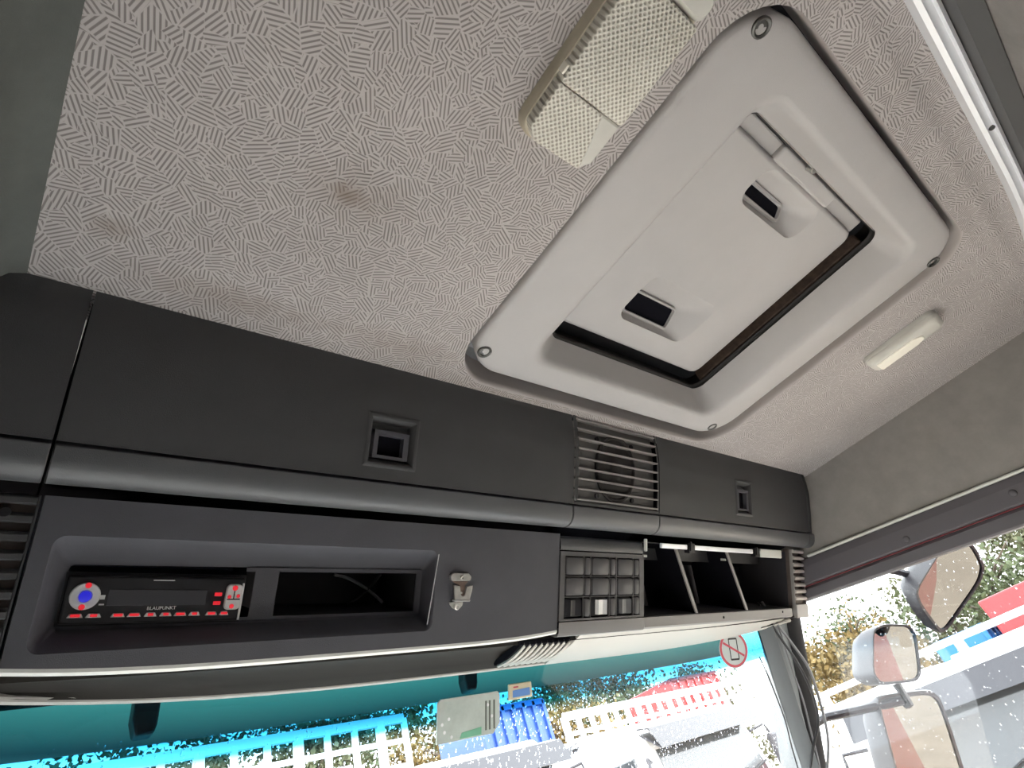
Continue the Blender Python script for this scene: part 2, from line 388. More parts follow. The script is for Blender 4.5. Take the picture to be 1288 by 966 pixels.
# side walls: felt above, window opening below
def wtop(y): return .347 + .1376 * (y - .806)           # top of the door glass
def zstrip(y): return .462 + .129 * (y - .717)
def zred(y): return .362 + .125 * (y - .588)
WIN_REAR = 0.03
def side_wall(name, x, sg):
    mb = MB()
    # upper felt panel with a little thickness
    def panel(poly, x_, t): mb.prism([(x_, y, z) for y, z in poly], (sg * t, 0, 0))
    if sg > 0: panel([(-.32, H + .03), (-.32, zstrip(-.32)), (1.05, zstrip(1.05)), (1.05, H + .03)], x, .05)
    else:                                                    # the left side leans in to the roof
        pr = [(-.052, .6955), (-.070, .690), (-.086, .672), (-.104, .615), (-.138, .46), (-.145, .40), (-.145, .30), (-.20, .30), (-.20, .70)]
        mb.loft([[(a, y, c) for a, c in pr] for y in (-.32, 1.05)], True, True)
    panel([(-1.2, .72), (-1.2, -1.2), (-.32, -1.2), (-.32, .72)], x, .05)                       # sleeper side
    panel([(-.32, zstrip(-.32)), (-.32, -1.2), (WIN_REAR, -1.2), (WIN_REAR, zstrip(WIN_REAR))], x, .05)  # door post
    if sg < 0: panel([(WIN_REAR, .34), (WIN_REAR, -.55), (1.2, -.55), (1.2, .40)], x, .05)       # unseen board added to keep light off the left ceiling
    if sg > 0: panel([(WIN_REAR, -.42), (WIN_REAR, -1.2), (1.2, -1.2), (1.2, -.42)], x, .05)               # door below the glass
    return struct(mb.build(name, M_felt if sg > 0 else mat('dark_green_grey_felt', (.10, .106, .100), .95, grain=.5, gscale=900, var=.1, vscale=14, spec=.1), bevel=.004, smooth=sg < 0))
side_wall('wall_right', XR, 1)
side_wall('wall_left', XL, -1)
mb = MB(); mb.box((XC, -.33, .40), (2.34, .03, .62)); mb.box((XC, -1.22, -.3), (2.34, .05, 1.9)); mb.box((XC, -.78, .70), (2.34, .95, .03))
struct(mb.build('wall_rear', M_felt, bevel=.01))
mb = MB(); mb.box((XC, -.02, -1.225), (2.34, 2.5, .05)); struct(mb.build('floor', M_floor))
# cab front: header outside above the windscreen, dashboard below it
mb = MB(); mb.box((XC, 1.075, .545), (2.34, .03, .40), mi=1)
mb.box((XC, 1.33, -.85), (2.34, .08, .75)); mb.box((XC, 1.12, -.46), (2.24, .5, .06))
struct(mb.build('wall_front', [M_dash, M_void], bevel=.01))
# cab roof above the headliner, with the hatch opening
mb = MB()
for c, d in (((.18, .1, .80), (.72, 2.0, .02)), ((1.76, .1, .80), (.72, 2.0, .02)), ((XC, .83, .80), (.9, .5, .02)), ((XC, -.55, .80), (.9, .75, .02))): mb.box(c, d)
struct(mb.build('roof', M_white))

# windscreen
zs = [-.45 + i * (.345 + .45) / 16 for i in range(17)]; us = [-1 + i / 16 for i in range(33)]
def wpt(u, z, off=0.0):
    half = pane_edge(z) - XC + .02 + (.14 if u < 0 else 0); x = XC + u * half
    return (x, windscreen_y(x, z) + off, z)
mb = MB(); grid_sheet(mb, us, zs, lambda u, z: wpt(u, z))
glass1 = struct(mb.build('window_1', glass_material('windscreen_glass', GLASS, True), smooth=True))
# door glass, right and left
for nm, x, lb in (('window_2', XR + .025, 1),):      # left side has no glass: unseen low opening added to brighten the cab
    mb = MB(); mb.prism([(x, WIN_REAR - .02, wtop(WIN_REAR) + .02), (x, WIN_REAR - .02, -.44), (x, 1.2, -.44), (x, 1.16, -.20), (x, .90, wtop(.9) + .02)], (.0008 * lb, 0, 0))
    struct(mb.build(nm, glass_material(nm + '_glass', (.70, .71, .71))))

# right-hand header above the door glass
for x, sg, nm, n2, n3 in ((XR, -1, 'trim_1', 'trim_2', 'trim_3'), (XL, 1, 'trim_4', 'trim_5', 'trim_6')):
    ya, yb = -.31, 1.0
    mb = MB(); mb.tube([(x + sg * .006, y, zstrip(y)) for y in lin(ya, .76, 8)], .0055, 8)
    struct(mb.build(nm, M_strip, smooth=True))
    mb = MB(); mb.loft([[(x, y, zstrip(y) - .004), (x + sg * .012, y, zstrip(y) - .006), (x + sg * .016, y, zstrip(y) - .03), (x + sg * .017, y, zred(y) + .004), (x + sg * .010, y, zred(y) + .001), (x - sg * .03, y, zred(y) + .001), (x - sg * .03, y, zstrip(y))] for y in lin(ya, yb, 6)], True, True)
    o = struct(mb.build(n2, M_trimd, bevel=.002))
    if sg < 0:
        for q in ((1140, 678), (1274, 620)):
            p = onx(q, x - .016); mb = MB(); mb.disc((p[0] + .001, p[1], p[2]), (-1, 0, 0), .0095, .004, 18, dome=.001); mb.build('screw', M_trimd, o, smooth=True)
            # keep each screw's slot readable
    # rubber run for the glass, with the red paint line of the door flange above it
    mb = MB(); mb.loft([[(x + sg * .008, y, zred(y)), (x + sg * .0085, y, zred(y) - .003), (x - sg * .03, y, zred(y) - .003), (x - sg * .03, y, zred(y))] for y in (ya, yb)], True, True, mi=1)
    mb.loft([[(x + sg * .004, y, zred(y) - .003), (x + sg * .010, y, zred(y) - .012), (x + sg * .010, y, wtop(y) + .005), (x + sg * .004, y, wtop(y)), (x - sg * .035, y, wtop(y)), (x - sg * .035, y, zred(y) - .006)] for y in (ya, yb)], True, True)
    o = struct(mb.build(n3, [M_trimd, mat('dark_red_flange', (.16, .012, .018), .4)], bevel=.001))
# A-pillars
def pillar(name, mirror):
    mb = MB(); rows = []
    for z in (.345, .333, .2, .05, -.078, -.3, -.6):
        k = (.333 - z)
        e = pane_edge(z); a = (e - .012, windscreen_y(e, z) - .012); b = (2.092, .940 + .46 * k)
        mid = ((a[0] + b[0]) / 2 - .012, (a[1] + b[1]) / 2 - .022)
        loop = [(e - .016, windscreen_y(e, z) + .012), a, (a[0] + .02, a[1] - .022), mid, (b[0] - .02, b[1] - .004), b, (2.13, b[1] + .03), (2.13, b[1] + .14), (e + .05, windscreen_y(e, z) + .03)]
        rows.append([((2 * XC - x - .13) if mirror else x, y, z) for x, y in loop])
    mb.loft(rows, True, True)
    return struct(mb.build(name, M_pillar, smooth=True, bevel=.002))
pil = pillar('trim_7', False); pillar('trim_8', True)
# black rubber edge between pillar and door glass
mb = MB(); mb.loft([[(2.098, .896 + .46 * (.333 - z), z), (2.088, .900 + .46 * (.333 - z), z), (2.074, .918 + .46 * (.333 - z), z), (2.070, .942 + .46 * (.333 - z), z), (2.10, .96 + .46 * (.333 - z), z), (2.125, .93 + .46 * (.333 - z), z)] for z in (.345, .2, .05, -.1, -.3, -.43)], True, True)
struct(mb.build('trim_9', mat('charcoal_rubber', (.03, .029, .031), .55), smooth=True))

# header trim between console and windscreen
def bow(x): return .03 * (min(abs(x - XC), 1.0) / .95) ** 4
mb = MB(); rows = []
for x in lin(-.2, 2.02, 56):
    yw = windscreen_y(x, .315); y0 = .905 - .8 * bow(x)
    prof = [(y0 + .03, .35), (y0 + .002, .326), (y0 + .003, .312), (y0 + .02, .318), (y0 + (yw - y0) * .5, .323), (y0 + (yw - y0) * .75, .317), (yw - .016, .309), (yw - .004, .311), (yw + .004, .325), (yw + .004, .35)]
    rows.append([(x, y, z) for y, z in prof])
mb.loft(rows, True, True)
header = struct(mb.build('trim_10', mat('shaded_moulding', (.028, .026, .024), .7, grain=.2, spec=.1), smooth=True))  # shade of the hollow under the console put into the dark colour
mb = MB(); mb.tube([(x, windscreen_y(x, .315) - .010, .3115) for x in lin(-.2, 2.0, 54)], .0065, 8); mb.build('lit_rim', M_trim, header, smooth=True)  # pale rim of the same trim, the light on it put into colour
# right part of the header trim, windscreen light put into its pale colour
mb = MB(); mb.loft([[(x, .874 - .3 * bow(x), .333), (x, .884 - .3 * bow(x), .318), (x, .93, .309), (x, windscreen_y(x, .315) - .03, .3065), (x, windscreen_y(x, .315) - .014, .304), (x, windscreen_y(x, .315) - .010, .315), (x, .95, .33)] for x in lin(1.0, 1.96, 20)], True, True)
struct(mb.build('trim_11', M_trim, smooth=True))
for k in range(9):                                   # demister louvres in the header trim
    x = .838 + .0165 * k; mb = MB(); yw = windscreen_y(x, .315)
    mb.loft([[(x + .010 * t, .902 + (yw - .93) * t, .3075 - .006 * math.sin(math.pi * t)), (x + .0030 + .010 * t, .902 + (yw - .93) * t, .3045 - .006 * math.sin(math.pi * t)), (x + .0030 + .010 * t, .902 + (yw - .93) * t, .3145)] for t in lin(0, 1, 6)], True, True)
    mb.build('louver', M_trim, header, smooth=True)
mb = MB(); mb.loft([[(.83 + .012 * t, .902 + (1.04 - .93) * t, .3095 - .004 * math.sin(math.pi * t)), (.975 + .012 * t, .902 + (1.04 - .93) * t, .3095 - .004 * math.sin(math.pi * t)), (.975 + .012 * t, .902 + (1.04 - .93) * t, .318), (.83 + .012 * t, .902 + (1.04 - .93) * t, .318)] for t in lin(0, 1, 6)], True, True)
mb.build('louver_slot', M_void, header)
# ================================================================== OVERHEAD CONSOLE, upper row of lockers
PROF = [(.592, .712), (.603, .700), (.611, .684), (.6175, .664), (.632, .630), (.650, .600), (.668, .569), (.685, .543), (.700, .520)]
def cat(pts, n=6):
    out = []
    for i in range(len(pts) - 1):
        p0 = pts[max(i - 1, 0)]; p1 = pts[i]; p2 = pts[i + 1]; p3 = pts[min(i + 2, len(pts) - 1)]
        for k in range(n):
            t = k / n
            out.append(tuple(.5 * ((2 * b) + (-a + c) * t + (2 * a - 5 * b + 4 * c - d) * t * t + (-a + 3 * b - 3 * c + d) * t ** 3) for a, b, c, d in zip(p0, p1, p2, p3)))
    return out + [pts[-1]]
PR = cat(PROF, 3); SL = [0.0]
for a, b in zip(PR, PR[1:]): SL.append(SL[-1] + math.hypot(a[0] - b[0], a[1] - b[1]))
STOT = SL[-1]
def up(x, s, d=0.0):
    """point on the curved locker face: s down the face from the headliner, d proud of it"""
    s_ = max(0, min(s, STOT)); i = max(k for k in range(len(SL) - 1) if SL[k] <= s_ + 1e-9); t = (s_ - SL[i]) / (SL[i + 1] - SL[i])
    y = PR[i][0] + (PR[i + 1][0] - PR[i][0]) * t; z = PR[i][1] + (PR[i + 1][1] - PR[i][1]) * t
    ty, tz = PR[i + 1][0] - PR[i][0], PR[i + 1][1] - PR[i][1]; l = math.hypot(ty, tz); ty /= l; tz /= l
    return (x, y + tz * d, z - ty * d)
def up_n(s): 
    a = np.array(up(0, s, 0)); b = np.array(up(0, s, 1)); return b - a
def up_t(s):
    a = np.array(up(0, s - .003)); b = np.array(up(0, s + .003)); t = b - a; return t / np.linalg.norm(t)
S0 = .055                     # arc length where (.62,.66) sits; measured latch positions count from there
def locker_shell(parent, x0, x1, mm=M_char):
    mb = MB()
    poly = [(y, z) for y, z in PR]; inner = [(y + .024, z - .002) for y, z in PR]
    poly = [inner[0]] + inner[1:] + [(.76, .52), (1.05, .52), (1.05, .712)]
    mb.prism([(x0, y, z) for y, z in poly], (x1 - x0, 0, 0)); return mb.build('body', M_void, parent)
LIP = [(.700, .5165), (.705, .508), (.711, .499), (.718, .4925), (.727, .489), (.737, .4885), (.746, .491), (.753, .497), (.756, .506), (.75, .53), (.715, .535)]
def lip(parent, x0, x1, mm=M_lip):
    mb = MB(); pr = cat(LIP, 3); mb.loft([[(x, y, z) for y, z in pr] for x in (x0, x1)], True, True)
    return mb.build('lip_rail', mm, parent, smooth=True, bevel=.0015)
def door(parent, x0, x1, hole=None, mm=M_char, s1=None):
    mb = MB(); s1 = s1 or STOT; ex = hole[:2] if hole else (); es = hole[2:] if hole else ()
    grid_sheet(mb, lin(x0, x1, 4, ex), lin(0, s1, 20, es), lambda x, s: up(x, s), [hole] if hole else ())
    return mb.build('door', mm, parent, smooth=True)
def latch(parent, x0, x1, s0, s1):
    """dished surround with a pull-paddle and a dark finger hole"""
    d = -.016; mb = MB()
    def lp(i, dd): return [up(x0 + i, s0 + i, dd), up(x1 - i, s0 + i, dd), up(x1 - i, s1 - i, dd), up(x0 + i, s1 - i, dd)]
    def out(i, dd): return lp(-i, dd)
    mb.loft([lp(-.006, .0005), lp(-.003, .003), lp(.001, .003), lp(.005, -.002), lp(.009, d), ], False, False)
    mb.add(lp(.009, d), [(0, 1, 2, 3)])
    L_ = mb.build('latch_surround', M_char, parent, smooth=True, bevel=.001)
    # paddle: a frame standing in the dish
    a0, a1 = x0 + .011, x1 - .011; b0, b1 = s0 + .022, s1 - .010
    mb = MB()
    for (p0, p1, q0, q1) in ((a0, a1, b0, b0 + .008), (a0, a1, b1 - .005, b1), (a0, a0 + .008, b0, b1), (a1 - .010, a1, b0, b1)):
        vs = [up(x, s, dd) for dd in (d + .001, -.002) for x, s in ((p0, q0), (p1, q0), (p1, q1), (p0, q1))]
        mb.add(vs, [(0, 1, 2, 3), (4, 7, 6, 5), (0, 4, 5, 1), (1, 5, 6, 2), (2, 6, 7, 3), (3, 7, 4, 0)])
    P_ = mb.build('latch_paddle', M_char2, L_, bevel=.0015)
    mb = MB(); mb.add([up(x, s, d + .0015) for x, s in ((a0 + .008, b0 + .008), (a1 - .010, b0 + .008), (a1 - .010, b1 - .005), (a0 + .008, b1 - .005))], [(0, 1, 2, 3)])
    mb.build('finger_hole', M_void, L_)
def locker(x0, x1, label, ltc=None):
    t = empty('overhead_locker', ((x0 + x1) / 2, .72, .49), label, 'locker', 'overhead lockers above the windscreen')
    g = .0008; locker_shell(t, x0 + .0002, x1 - .0002)
    hole = (ltc[0], ltc[1], S0 + ltc[2], S0 + ltc[3]) if ltc else None
    door(t, x0 + g, x1 - g, hole, s1=STOT - .0015); lip(t, x0 + g * .7, x1 - g * .7)
    if ltc: latch(t, *hole)
    return t
locker(-.14, .0135, 'narrow charcoal overhead locker end at the far left, cut by the picture edge')
locker(.0155, .903, 'wide charcoal overhead locker above the radio, one square latch', (.414, .502, .060, .139))
RL = locker(1.212, 2.052, 'shorter charcoal overhead locker right of the speaker grille, small latch', (1.585, 1.668, .042, .135))
# rounded end cap at the side wall
mb = MB(); grid_sheet(mb, [2.054, 2.07, 2.085, 2.091], lin(0, STOT, 20), lambda x, s: up(x, s, -.0 if x < 2.08 else (-.004 if x < 2.09 else -.012)))
mb.build('end_cap', M_char, RL, smooth=True, solid=.006)
lip(RL, 2.0535, 2.092)

# speaker panel between the lockers
sp = empty('speaker_panel', (1.057, .72, .49), 'charcoal speaker panel with thin pale slats between the two lockers', 'speaker')
X0, X1 = .905, 1.2105
lip(sp, X0 + .001, X1 - .001)
mb = MB(); grid_sheet(mb, [X0 + .001, X1 - .001], lin(S0 + .158, STOT - .0015, 3), lambda x, s: up(x, s)); grid_sheet(mb, [X0 + .001, X0 + .012], lin(0, S0 + .158, 14), lambda x, s: up(x, s)); grid_sheet(mb, [X1 - .008, X1 - .001], lin(0, S0 + .158, 14), lambda x, s: up(x, s)); grid_sheet(mb, [X0 + .001, X1 - .001], lin(0, .014, 2), lambda x, s: up(x, s))
mb.build('frame', M_char, sp, smooth=True)
mb = MB(); grid_sheet(mb, [X0 + .008, X1 - .005], lin(0, S0 + .165, 16), lambda x, s: up(x, s, -.014)); mb.build('baffle', mat('grey_baffle', (.14, .135, .13), .7, grain=.3), sp, smooth=True)
ss0 = [S0 - .026 + .0225 * k for k in range(9)]
for s in ss0:
    mb = MB(); lp = [up(0, s - .0025, -.012), up(0, s - .0025, .0005), up(0, s - .0015, .0018), up(0, s + .0005, .0018), up(0, s + .0012, .0005), up(0, s + .0008, -.012)]
    mb.loft([[(x, p[1], p[2]) for p in lp] for x in (X0 + .010, X1 - .006)], True, True); mb.build('slat', M_slat, sp)
cc = up(1.055, S0 + .072, -.0135); nn = up_n(S0 + .072)
mb = MB(); tt = up_t(S0 + .072)
def oval(k, dd): return [np.array(cc) + nn * dd + k * (.068 * math.cos(a) * np.array([1, 0, 0]) + .075 * math.sin(a) * tt) for a in [i * 2 * math.pi / 28 for i in range(28)]]
mb.loft([oval(1.06, 0), oval(1.05, .004), oval(.98, .005), oval(.92, .001), oval(.4, .0005), oval(.33, .004), oval(.15, .007)], False, True)
mb.build('speaker_cone', mat('dark_cone', (.022, .018, .018), .7), sp, smooth=True)
for x, s in ((.992, .008), (1.118, .008), (.992, .140), (1.118, .140)):
    mb = MB(); mb.disc(up(x, S0 + s, -.0135), up_n(S0 + s), .006, .004); mb.build('screw', M_black, sp, smooth=True)
# ================================================================== OVERHEAD CONSOLE, lower row
A_ = np.array([0, .765, .487]); U_ = np.array([0, .51666, -.85619]); N_ = np.array([0, -.85619, -.51666]); EX = np.array([1.0, 0, 0])
def lo(x, s, d=0.0): return tuple(A_ + EX * x + U_ * s + N_ * d)
def lobox(mb, x0, x1, s0, s1, d0, d1, mi=0): return mb.box(lo((x0 + x1) / 2, (s0 + s1) / 2, (d0 + d1) / 2), (x1 - x0, s1 - s0, d1 - d0), (EX, U_, N_), mi)
def rr2(x0, x1, s0, s1, r, d, n=5):
    return [lo(p[0], p[1], d) for p in rrect(x0, x1, s0, s1, r, 0, n)]
def plate_with_hole(mb, x0, x1, s0f, s1f, hole_loop, d=0.0):
    """flat face with a rounded opening, filled between outer outline and hole"""
    bm = bmesh.new()
    def L(P):
        vs = [bm.verts.new(p) for p in P]
        for i in range(len(vs)): bm.edges.new((vs[i], vs[(i + 1) % len(vs)]))
        return vs
    xs = lin(x0, x1, 16); out = [(x, s0f, 0) for x in xs] + [(x, s1f(x), 0) for x in reversed(xs)]
    L(out); hv = set(L([(p[0], p[1], 0) for p in hole_loop]))
    bmesh.ops.triangle_fill(bm, edges=bm.edges[:], use_beauty=True)
    hx = [v.co.x for v in hv]; hy = [v.co.y for v in hv]
    cut = [f for f in bm.faces if all(v in hv for v in f.verts)]
    keep = []
    bmesh.ops.delete(bm, geom=cut, context='FACES_ONLY')
    bm.verts.index_update(); mb.add([lo(v.co.x, v.co.y, d) for v in bm.verts], [tuple(v.index for v in f.verts) for f in bm.faces]); bm.free()

# --- radio console
rc = empty('radio_console', (.46, .80, .31), 'charcoal lower console panel with a long recessed radio bay', 'console')
RX0, RX1 = .021, .9065
def sbot(x): return .200 - .012 * (min(abs(x - .47), .5) / .45) ** 4 + .006
hole = rrect(.040, .597, .046, .181, .014, 0, 5)
mb = MB(); plate_with_hole(mb, RX0, RX1, 0.0, sbot, hole)
# outer returns
xs = lin(RX0, RX1, 16)
mb.loft([[lo(x, 0, 0) for x in xs], [lo(x, .002, -.05) for x in xs]], closed=False)
mb.loft([[lo(RX0, s, 0) for s in (0, .1, sbot(RX0))], [lo(RX0, s, -.05) for s in (0, .1, sbot(RX0))]], closed=False)
mb.loft([[lo(RX1, s, 0) for s in (0, .1, sbot(RX1))], [lo(RX1, s, -.05) for s in (0, .1, sbot(RX1))]], closed=False)
mb.build('front_panel', M_char2, rc)
# dished bay
INX0, INX1, INS0, INS1, DB = .066, .594, .083, .158, -.048
mb = MB()
hl = [lo(p[0], p[1], 0) for p in hole]
mb.loft([hl, rr2(.042, .595, .048, .179, .013, -.002), rr2(.046, .5945, .054, .174, .012, -.010), rr2(INX0 - .004, INX1 + .002, INS0 - .004, INS1 + .004, .008, DB + .002), rr2(INX0, INX1, INS0, INS1, .005, DB)])
mb.build('radio_bay', M_char2, rc, smooth=True)
# back wall of the bay with two openings
mb = MB(); grid_sheet(mb, [INX0, .284, .297, .318, .333, .583, INX1], [INS0, INS0 + .006, INS1 - .004, INS1], lambda x, s: lo(x, s, DB), [(INX0, .284, INS0, INS1), (.284, .297, INS0 + .006, INS1 - .004), (.333, .583, INS0 + .006, INS1 - .004)])
mb.build('bay_back', M_char2, rc, solid=.003)
mb = MB()
lps = [rr2(.333, .583, INS0 + .006, INS1 - .004, .001, DB - .001, 2), rr2(.330, .586, INS0 + .002, INS1 - .002, .001, DB - .15, 2)]
mb.loft(lps, False, True)
mb.build('open_pocket', mat('pocket_dark', (.022, .022, .026), .7), rc)
mb = MB(); lobox(mb, .281, .300, INS0 + .002, INS1, DB - .06, DB - .05); mb.build('slot_back', M_void, rc)
for (xa, sa, xb, sb, m_) in ((.47, .10, .575, .15, M_cable), (.50, .15, .565, .098, M_cableb)):
    mb = MB(); mb.tube([lo(xa + (xb - xa) * t, sa + (sb - sa) * t ** 1.6, DB - .10) for t in lin(0, 1, 6)], .003, 6); mb.build('loose_wire', m_, rc, smooth=True)
# lip along the bottom, daylight from the windscreen put into its pale colour
mb = MB(); rows = []
for x in lin(RX0, RX1, 24):
    s = sbot(x); rows.append([lo(x, s - .001, -.03), lo(x, s - .001, 0), lo(x, s + .003, .0005), lo(x, s + .007, -.003), lo(x, s + .009, -.010), lo(x, s + .008, -.022), lo(x, s + .004, -.03)])
mb.loft(rows, True, True); mb.build('bottom_lip', M_strip, rc, smooth=True)
mb = MB(); mb.tube([lo(.598 - .012 * t, .052 + .118 * t, .0006) for t in lin(0, 1, 8)], .0009, 6); mb.build('worn_edge', mat('worn_white_edge', (.5, .5, .52), .5), rc)

# --- car radio
RD = DB + .004
cr = empty('car_radio', lo(.172, .155, RD), 'black car radio with red lit keys and a blue knob', 'radio')
ang = math.radians(0)
rx0, rx1, rs0, rs1 = .0665, .2825, .0965, .1555
def rad(a, b, d=0.0):
    """radio face coordinates: a 0..1 across, b 0..1 down, slightly skewed in its bay"""
    return lo(rx0 + (rx1 - rx0) * a, rs0 + (rs1 - rs0) * b + .0025 * a - .001, RD + d)
def radbox(mb, a0, a1, b0, b1, d0, d1, mi=0):
    vs = [rad(a, b, d) for d in (d0, d1) for a, b in ((a0, b0), (a1, b0), (a1, b1), (a0, b1))]
    return mb.add(vs, [(0, 1, 2, 3), (4, 7, 6, 5), (0, 4, 5, 1), (1, 5, 6, 2), (2, 6, 7, 3), (3, 7, 4, 0)], mi)
mb = MB(); radbox(mb, -.01, 1.01, -.06, 1.05, -.12, -.002); mb.build('chassis', M_black, cr)
mb = MB(); radbox(mb, 0, 1, 0, 1, -.002, .008); mb.build('faceplate', M_black, cr, bevel=.003)
mb = MB(); radbox(mb, .215, .765, .28, .62, .008, .0088); mb.build('display', M_display, cr, bevel=.0005)
mb = MB(); radbox(mb, .98, .993, .12, .98, .0078, .010); mb.build('side_trim', M_silver, cr, bevel=.0005)
kc = rad(.100, .42, .008); ux = np.array(EX); 
def rring(r0, r1, h0, h1, n=28):
    mb = MB(); lp = []
    for r, h in ((r1, h0), (r1, h1 - .001), (r1 - .001, h1), (r0 + .001, h1), (r0, h1 - .001), (r0, h0)):
        lp.append([np.array(kc) + N_ * h + r * (math.cos(a) * ux + math.sin(a) * U_) for a in [i * 2 * math.pi / n for i in range(n)]])
    mb.loft(lp + [lp[0]]); return mb
rring(.0068, .0165, 0, .005).build('knob_ring', M_silver, cr, smooth=True)
mb = MB(); mb.disc(kc, N_, .0068, .008, 24, dome=.001); mb.build('knob', M_bluelit, cr, smooth=True)
for dx, ds in ((.001, -.0135), (-.001, .0128)):
    mb = MB(); mb.disc(np.array(kc) + ux * dx + U_ * ds + N_ * .004, N_, .0035, .0018, 12); mb.build('knob_key', M_redlit, cr, smooth=True)
for a0, a1 in ((.035, .115), (.125, .205), (.250, .325), (.335, .41), (.425, .495), (.51, .58), (.59, .665), (.675, .745), (.775, .85), (.86, .92)):
    mb = MB(); vs = [rad(a, b, d) for d in (.008, .0105) for a, b in ((a0 + .012, .775), (a1 - .012, .775), (a1, .86), (a0, .86))]
    mb.add(vs, [(0, 1, 2, 3), (4, 7, 6, 5), (0, 4, 5, 1), (1, 5, 6, 2), (2, 6, 7, 3), (3, 7, 4, 0)]); kb = mb.build('preset_key', M_silver, cr, bevel=.0006)
    mb = MB(); mid = (a0 + a1) / 2; hw = (a1 - a0) * random.choice((.22, .30, .34)); radbox(mb, mid - hw, mid + hw, .785, .845, .0100, .0112); mb.build('lit_legend', M_redlit, kb, bevel=.0005)
for b in (.34, .54):
    mb = MB(); radbox(mb, .812, .858, b, b + .085, .008, .010); mb.build('function_key', M_redlit, cr, bevel=.0008)
# rocker pad
mb = MB(); pc = rad(.93, .44, .008)
mb.loft([[np.array(pc) + EX * (p[0]) + U_ * p[1] + N_ * h for p in rrect(-.011 + i, .011 - i, -.0175 + i, .0175 - i, .006 - i, 0, 4)] for h, i in ((0, 0), (.004, 0), (.0055, .0015))], True, True); pad = mb.build('cursor_pad', M_silver, cr, smooth=True)
mb = MB()
for dx, ds, w_, h_ in ((0, .003, .018, .0018), (0, -.003, .0016, .012)): mb.box(np.array(pc) + EX * dx + U_ * ds + N_ * .0055, (w_, h_, .0008), (EX, U_, N_))
mb.build('pad_groove', M_black, pad)
for dx, ds, r in ((0, -.0125, .0038), (-.006, -.0005, .0026), (.006, -.0015, .0026), (-.001, .0125, .0032)):
    mb = MB(); mb.disc(np.array(pc) + EX * dx + U_ * ds + N_ * .005, N_, r, .0014, 12); mb.build('lit_legend', M_redlit, pad, smooth=True)
text_part('brand_print', 'BLAUPUNKT', .0062, rad(.515, .685, .0088), EX, -U_, N_, M_print, cr)
mb = MB(); radbox(mb, .44, .56, .065, .085, .008, .0084); mb.build('top_print_line', M_silver, cr)
mb = MB(); radbox(mb, .178, .202, .40, .49, .008, .0086); radbox(mb, .178, .205, .58, .61, .008, .0084); mb.build('source_icon', M_silver, cr)

# --- zinc fastening bracket
br = empty('metal_bracket', lo(.648, .149), 'small zinc metal holder plate screwed to the console beside the radio bay', 'bracket')
def lpoly(name, pts, d0, d1, m_, parent, bevel=.0008):
    mb = MB(); a = [lo(x, s, d0) for x, s in pts]; b = [lo(x, s, d1) for x, s in pts]; mb.loft([a, b], True, True); return mb.build(name, m_, parent, bevel=bevel)
def bq(x, y): # crop pixel (540..620, 700..780 at 12.075x) -> face coordinates
    p = onplane((540 + x / 12.075, 700 + y / 12.075), A_, N_); return (p[0], float((np.array(p) - A_) @ U_))
lpoly('top_plate', [bq(*p) for p in ((300, 290), (325, 255), (370, 245), (570, 255), (608, 300), (600, 350), (575, 365), (335, 370), (300, 345))], 0, .007, M_steel, br)
lpoly('neck', [bq(*p) for p in ((335, 372), (575, 372), (530, 430), (515, 590), (425, 590), (430, 430))], 0, .004, M_brown, br)
lpoly('fork', [bq(*p) for p in ((340, 430), (425, 440), (440, 580), (470, 600), (500, 580), (530, 450), (620, 430), (605, 520), (570, 650), (345, 650))], .004, .009, M_steel, br)
lpoly('fork_edge', [bq(*p) for p in ((338, 652), (570, 652), (560, 675), (340, 675))], 0, .011, mat('bright_zinc', (.8, .8, .8), .3, metal=.8), br, .0004)
lpoly('lower_tab', [bq(*p) for p in ((295, 690), (500, 690), (490, 740), (450, 785), (390, 810), (340, 780), (305, 735))], 0, .003, M_steel, br)
for x, y, r in ((463, 312, .0042), (400, 762, .0055)):
    p = bq(x, y); mb = MB(); d0 = .007 if y < 400 else .003
    mb.loft([[np.array(lo(p[0], p[1], d0 + h)) + rr * (math.cos(a) * EX + math.sin(a) * U_) for a in [i * math.pi / 8 for i in range(16)]] for rr, h in ((r, 0), (r, .002), (r * .8, .003), (r * .45, .0025), (r * .4, .0005))], True, True); mb.build('rivet', M_steel, br, smooth=True)
p = bq(463, 548); mb = MB(); mb.disc(lo(p[0], p[1], .004), N_, .002, .002); mb.build('pin', M_steel, br, smooth=True)

# --- switch panel
sw = empty('switch_panel', lo(1.055, .205), 'charcoal switch panel of nine square and nine slim keys', 'switch panel')
SX0, SX1 = .909, 1.197
mb = MB()
keys = []; cols = ((.926, .980), (1.010, 1.065), (1.098, 1.152)); slim = ((.987, 1.003), (1.073, 1.089), (1.160, 1.177)); rows_ = ((.048, .084), (.091, .127), (.134, .171))
holes = [(a - .0028, b + .0028, c - .0028, d + .0028) for a, b in cols + slim for c, d in rows_]
xs = sorted({SX0, SX1} | {h[0] for h in holes} | {h[1] for h in holes}); ss = sorted({.036, .178} | {h[2] for h in holes} | {h[3] for h in holes})
grid_sheet(mb, xs, ss, lambda x, s: lo(x, s, .002), holes)
mb.build('plate', mat('grey_switch_plate', (.060, .058, .062), .5, grain=.3), sw, solid=.004)
mb = MB(); lobox(mb, SX0, SX1, .036, .178, -.010, -.006); mb.build('well', M_void, sw)
mb = MB(); mb.loft([[lo(x, s, d) for x in (SX0, SX1)] for s, d in ((.004, -.02), (.006, -.006), (.010, -.002), (.028, .001), (.033, 0), (.034, -.008))], closed=False); mb.build('top_rail', M_lip, sw, smooth=True)
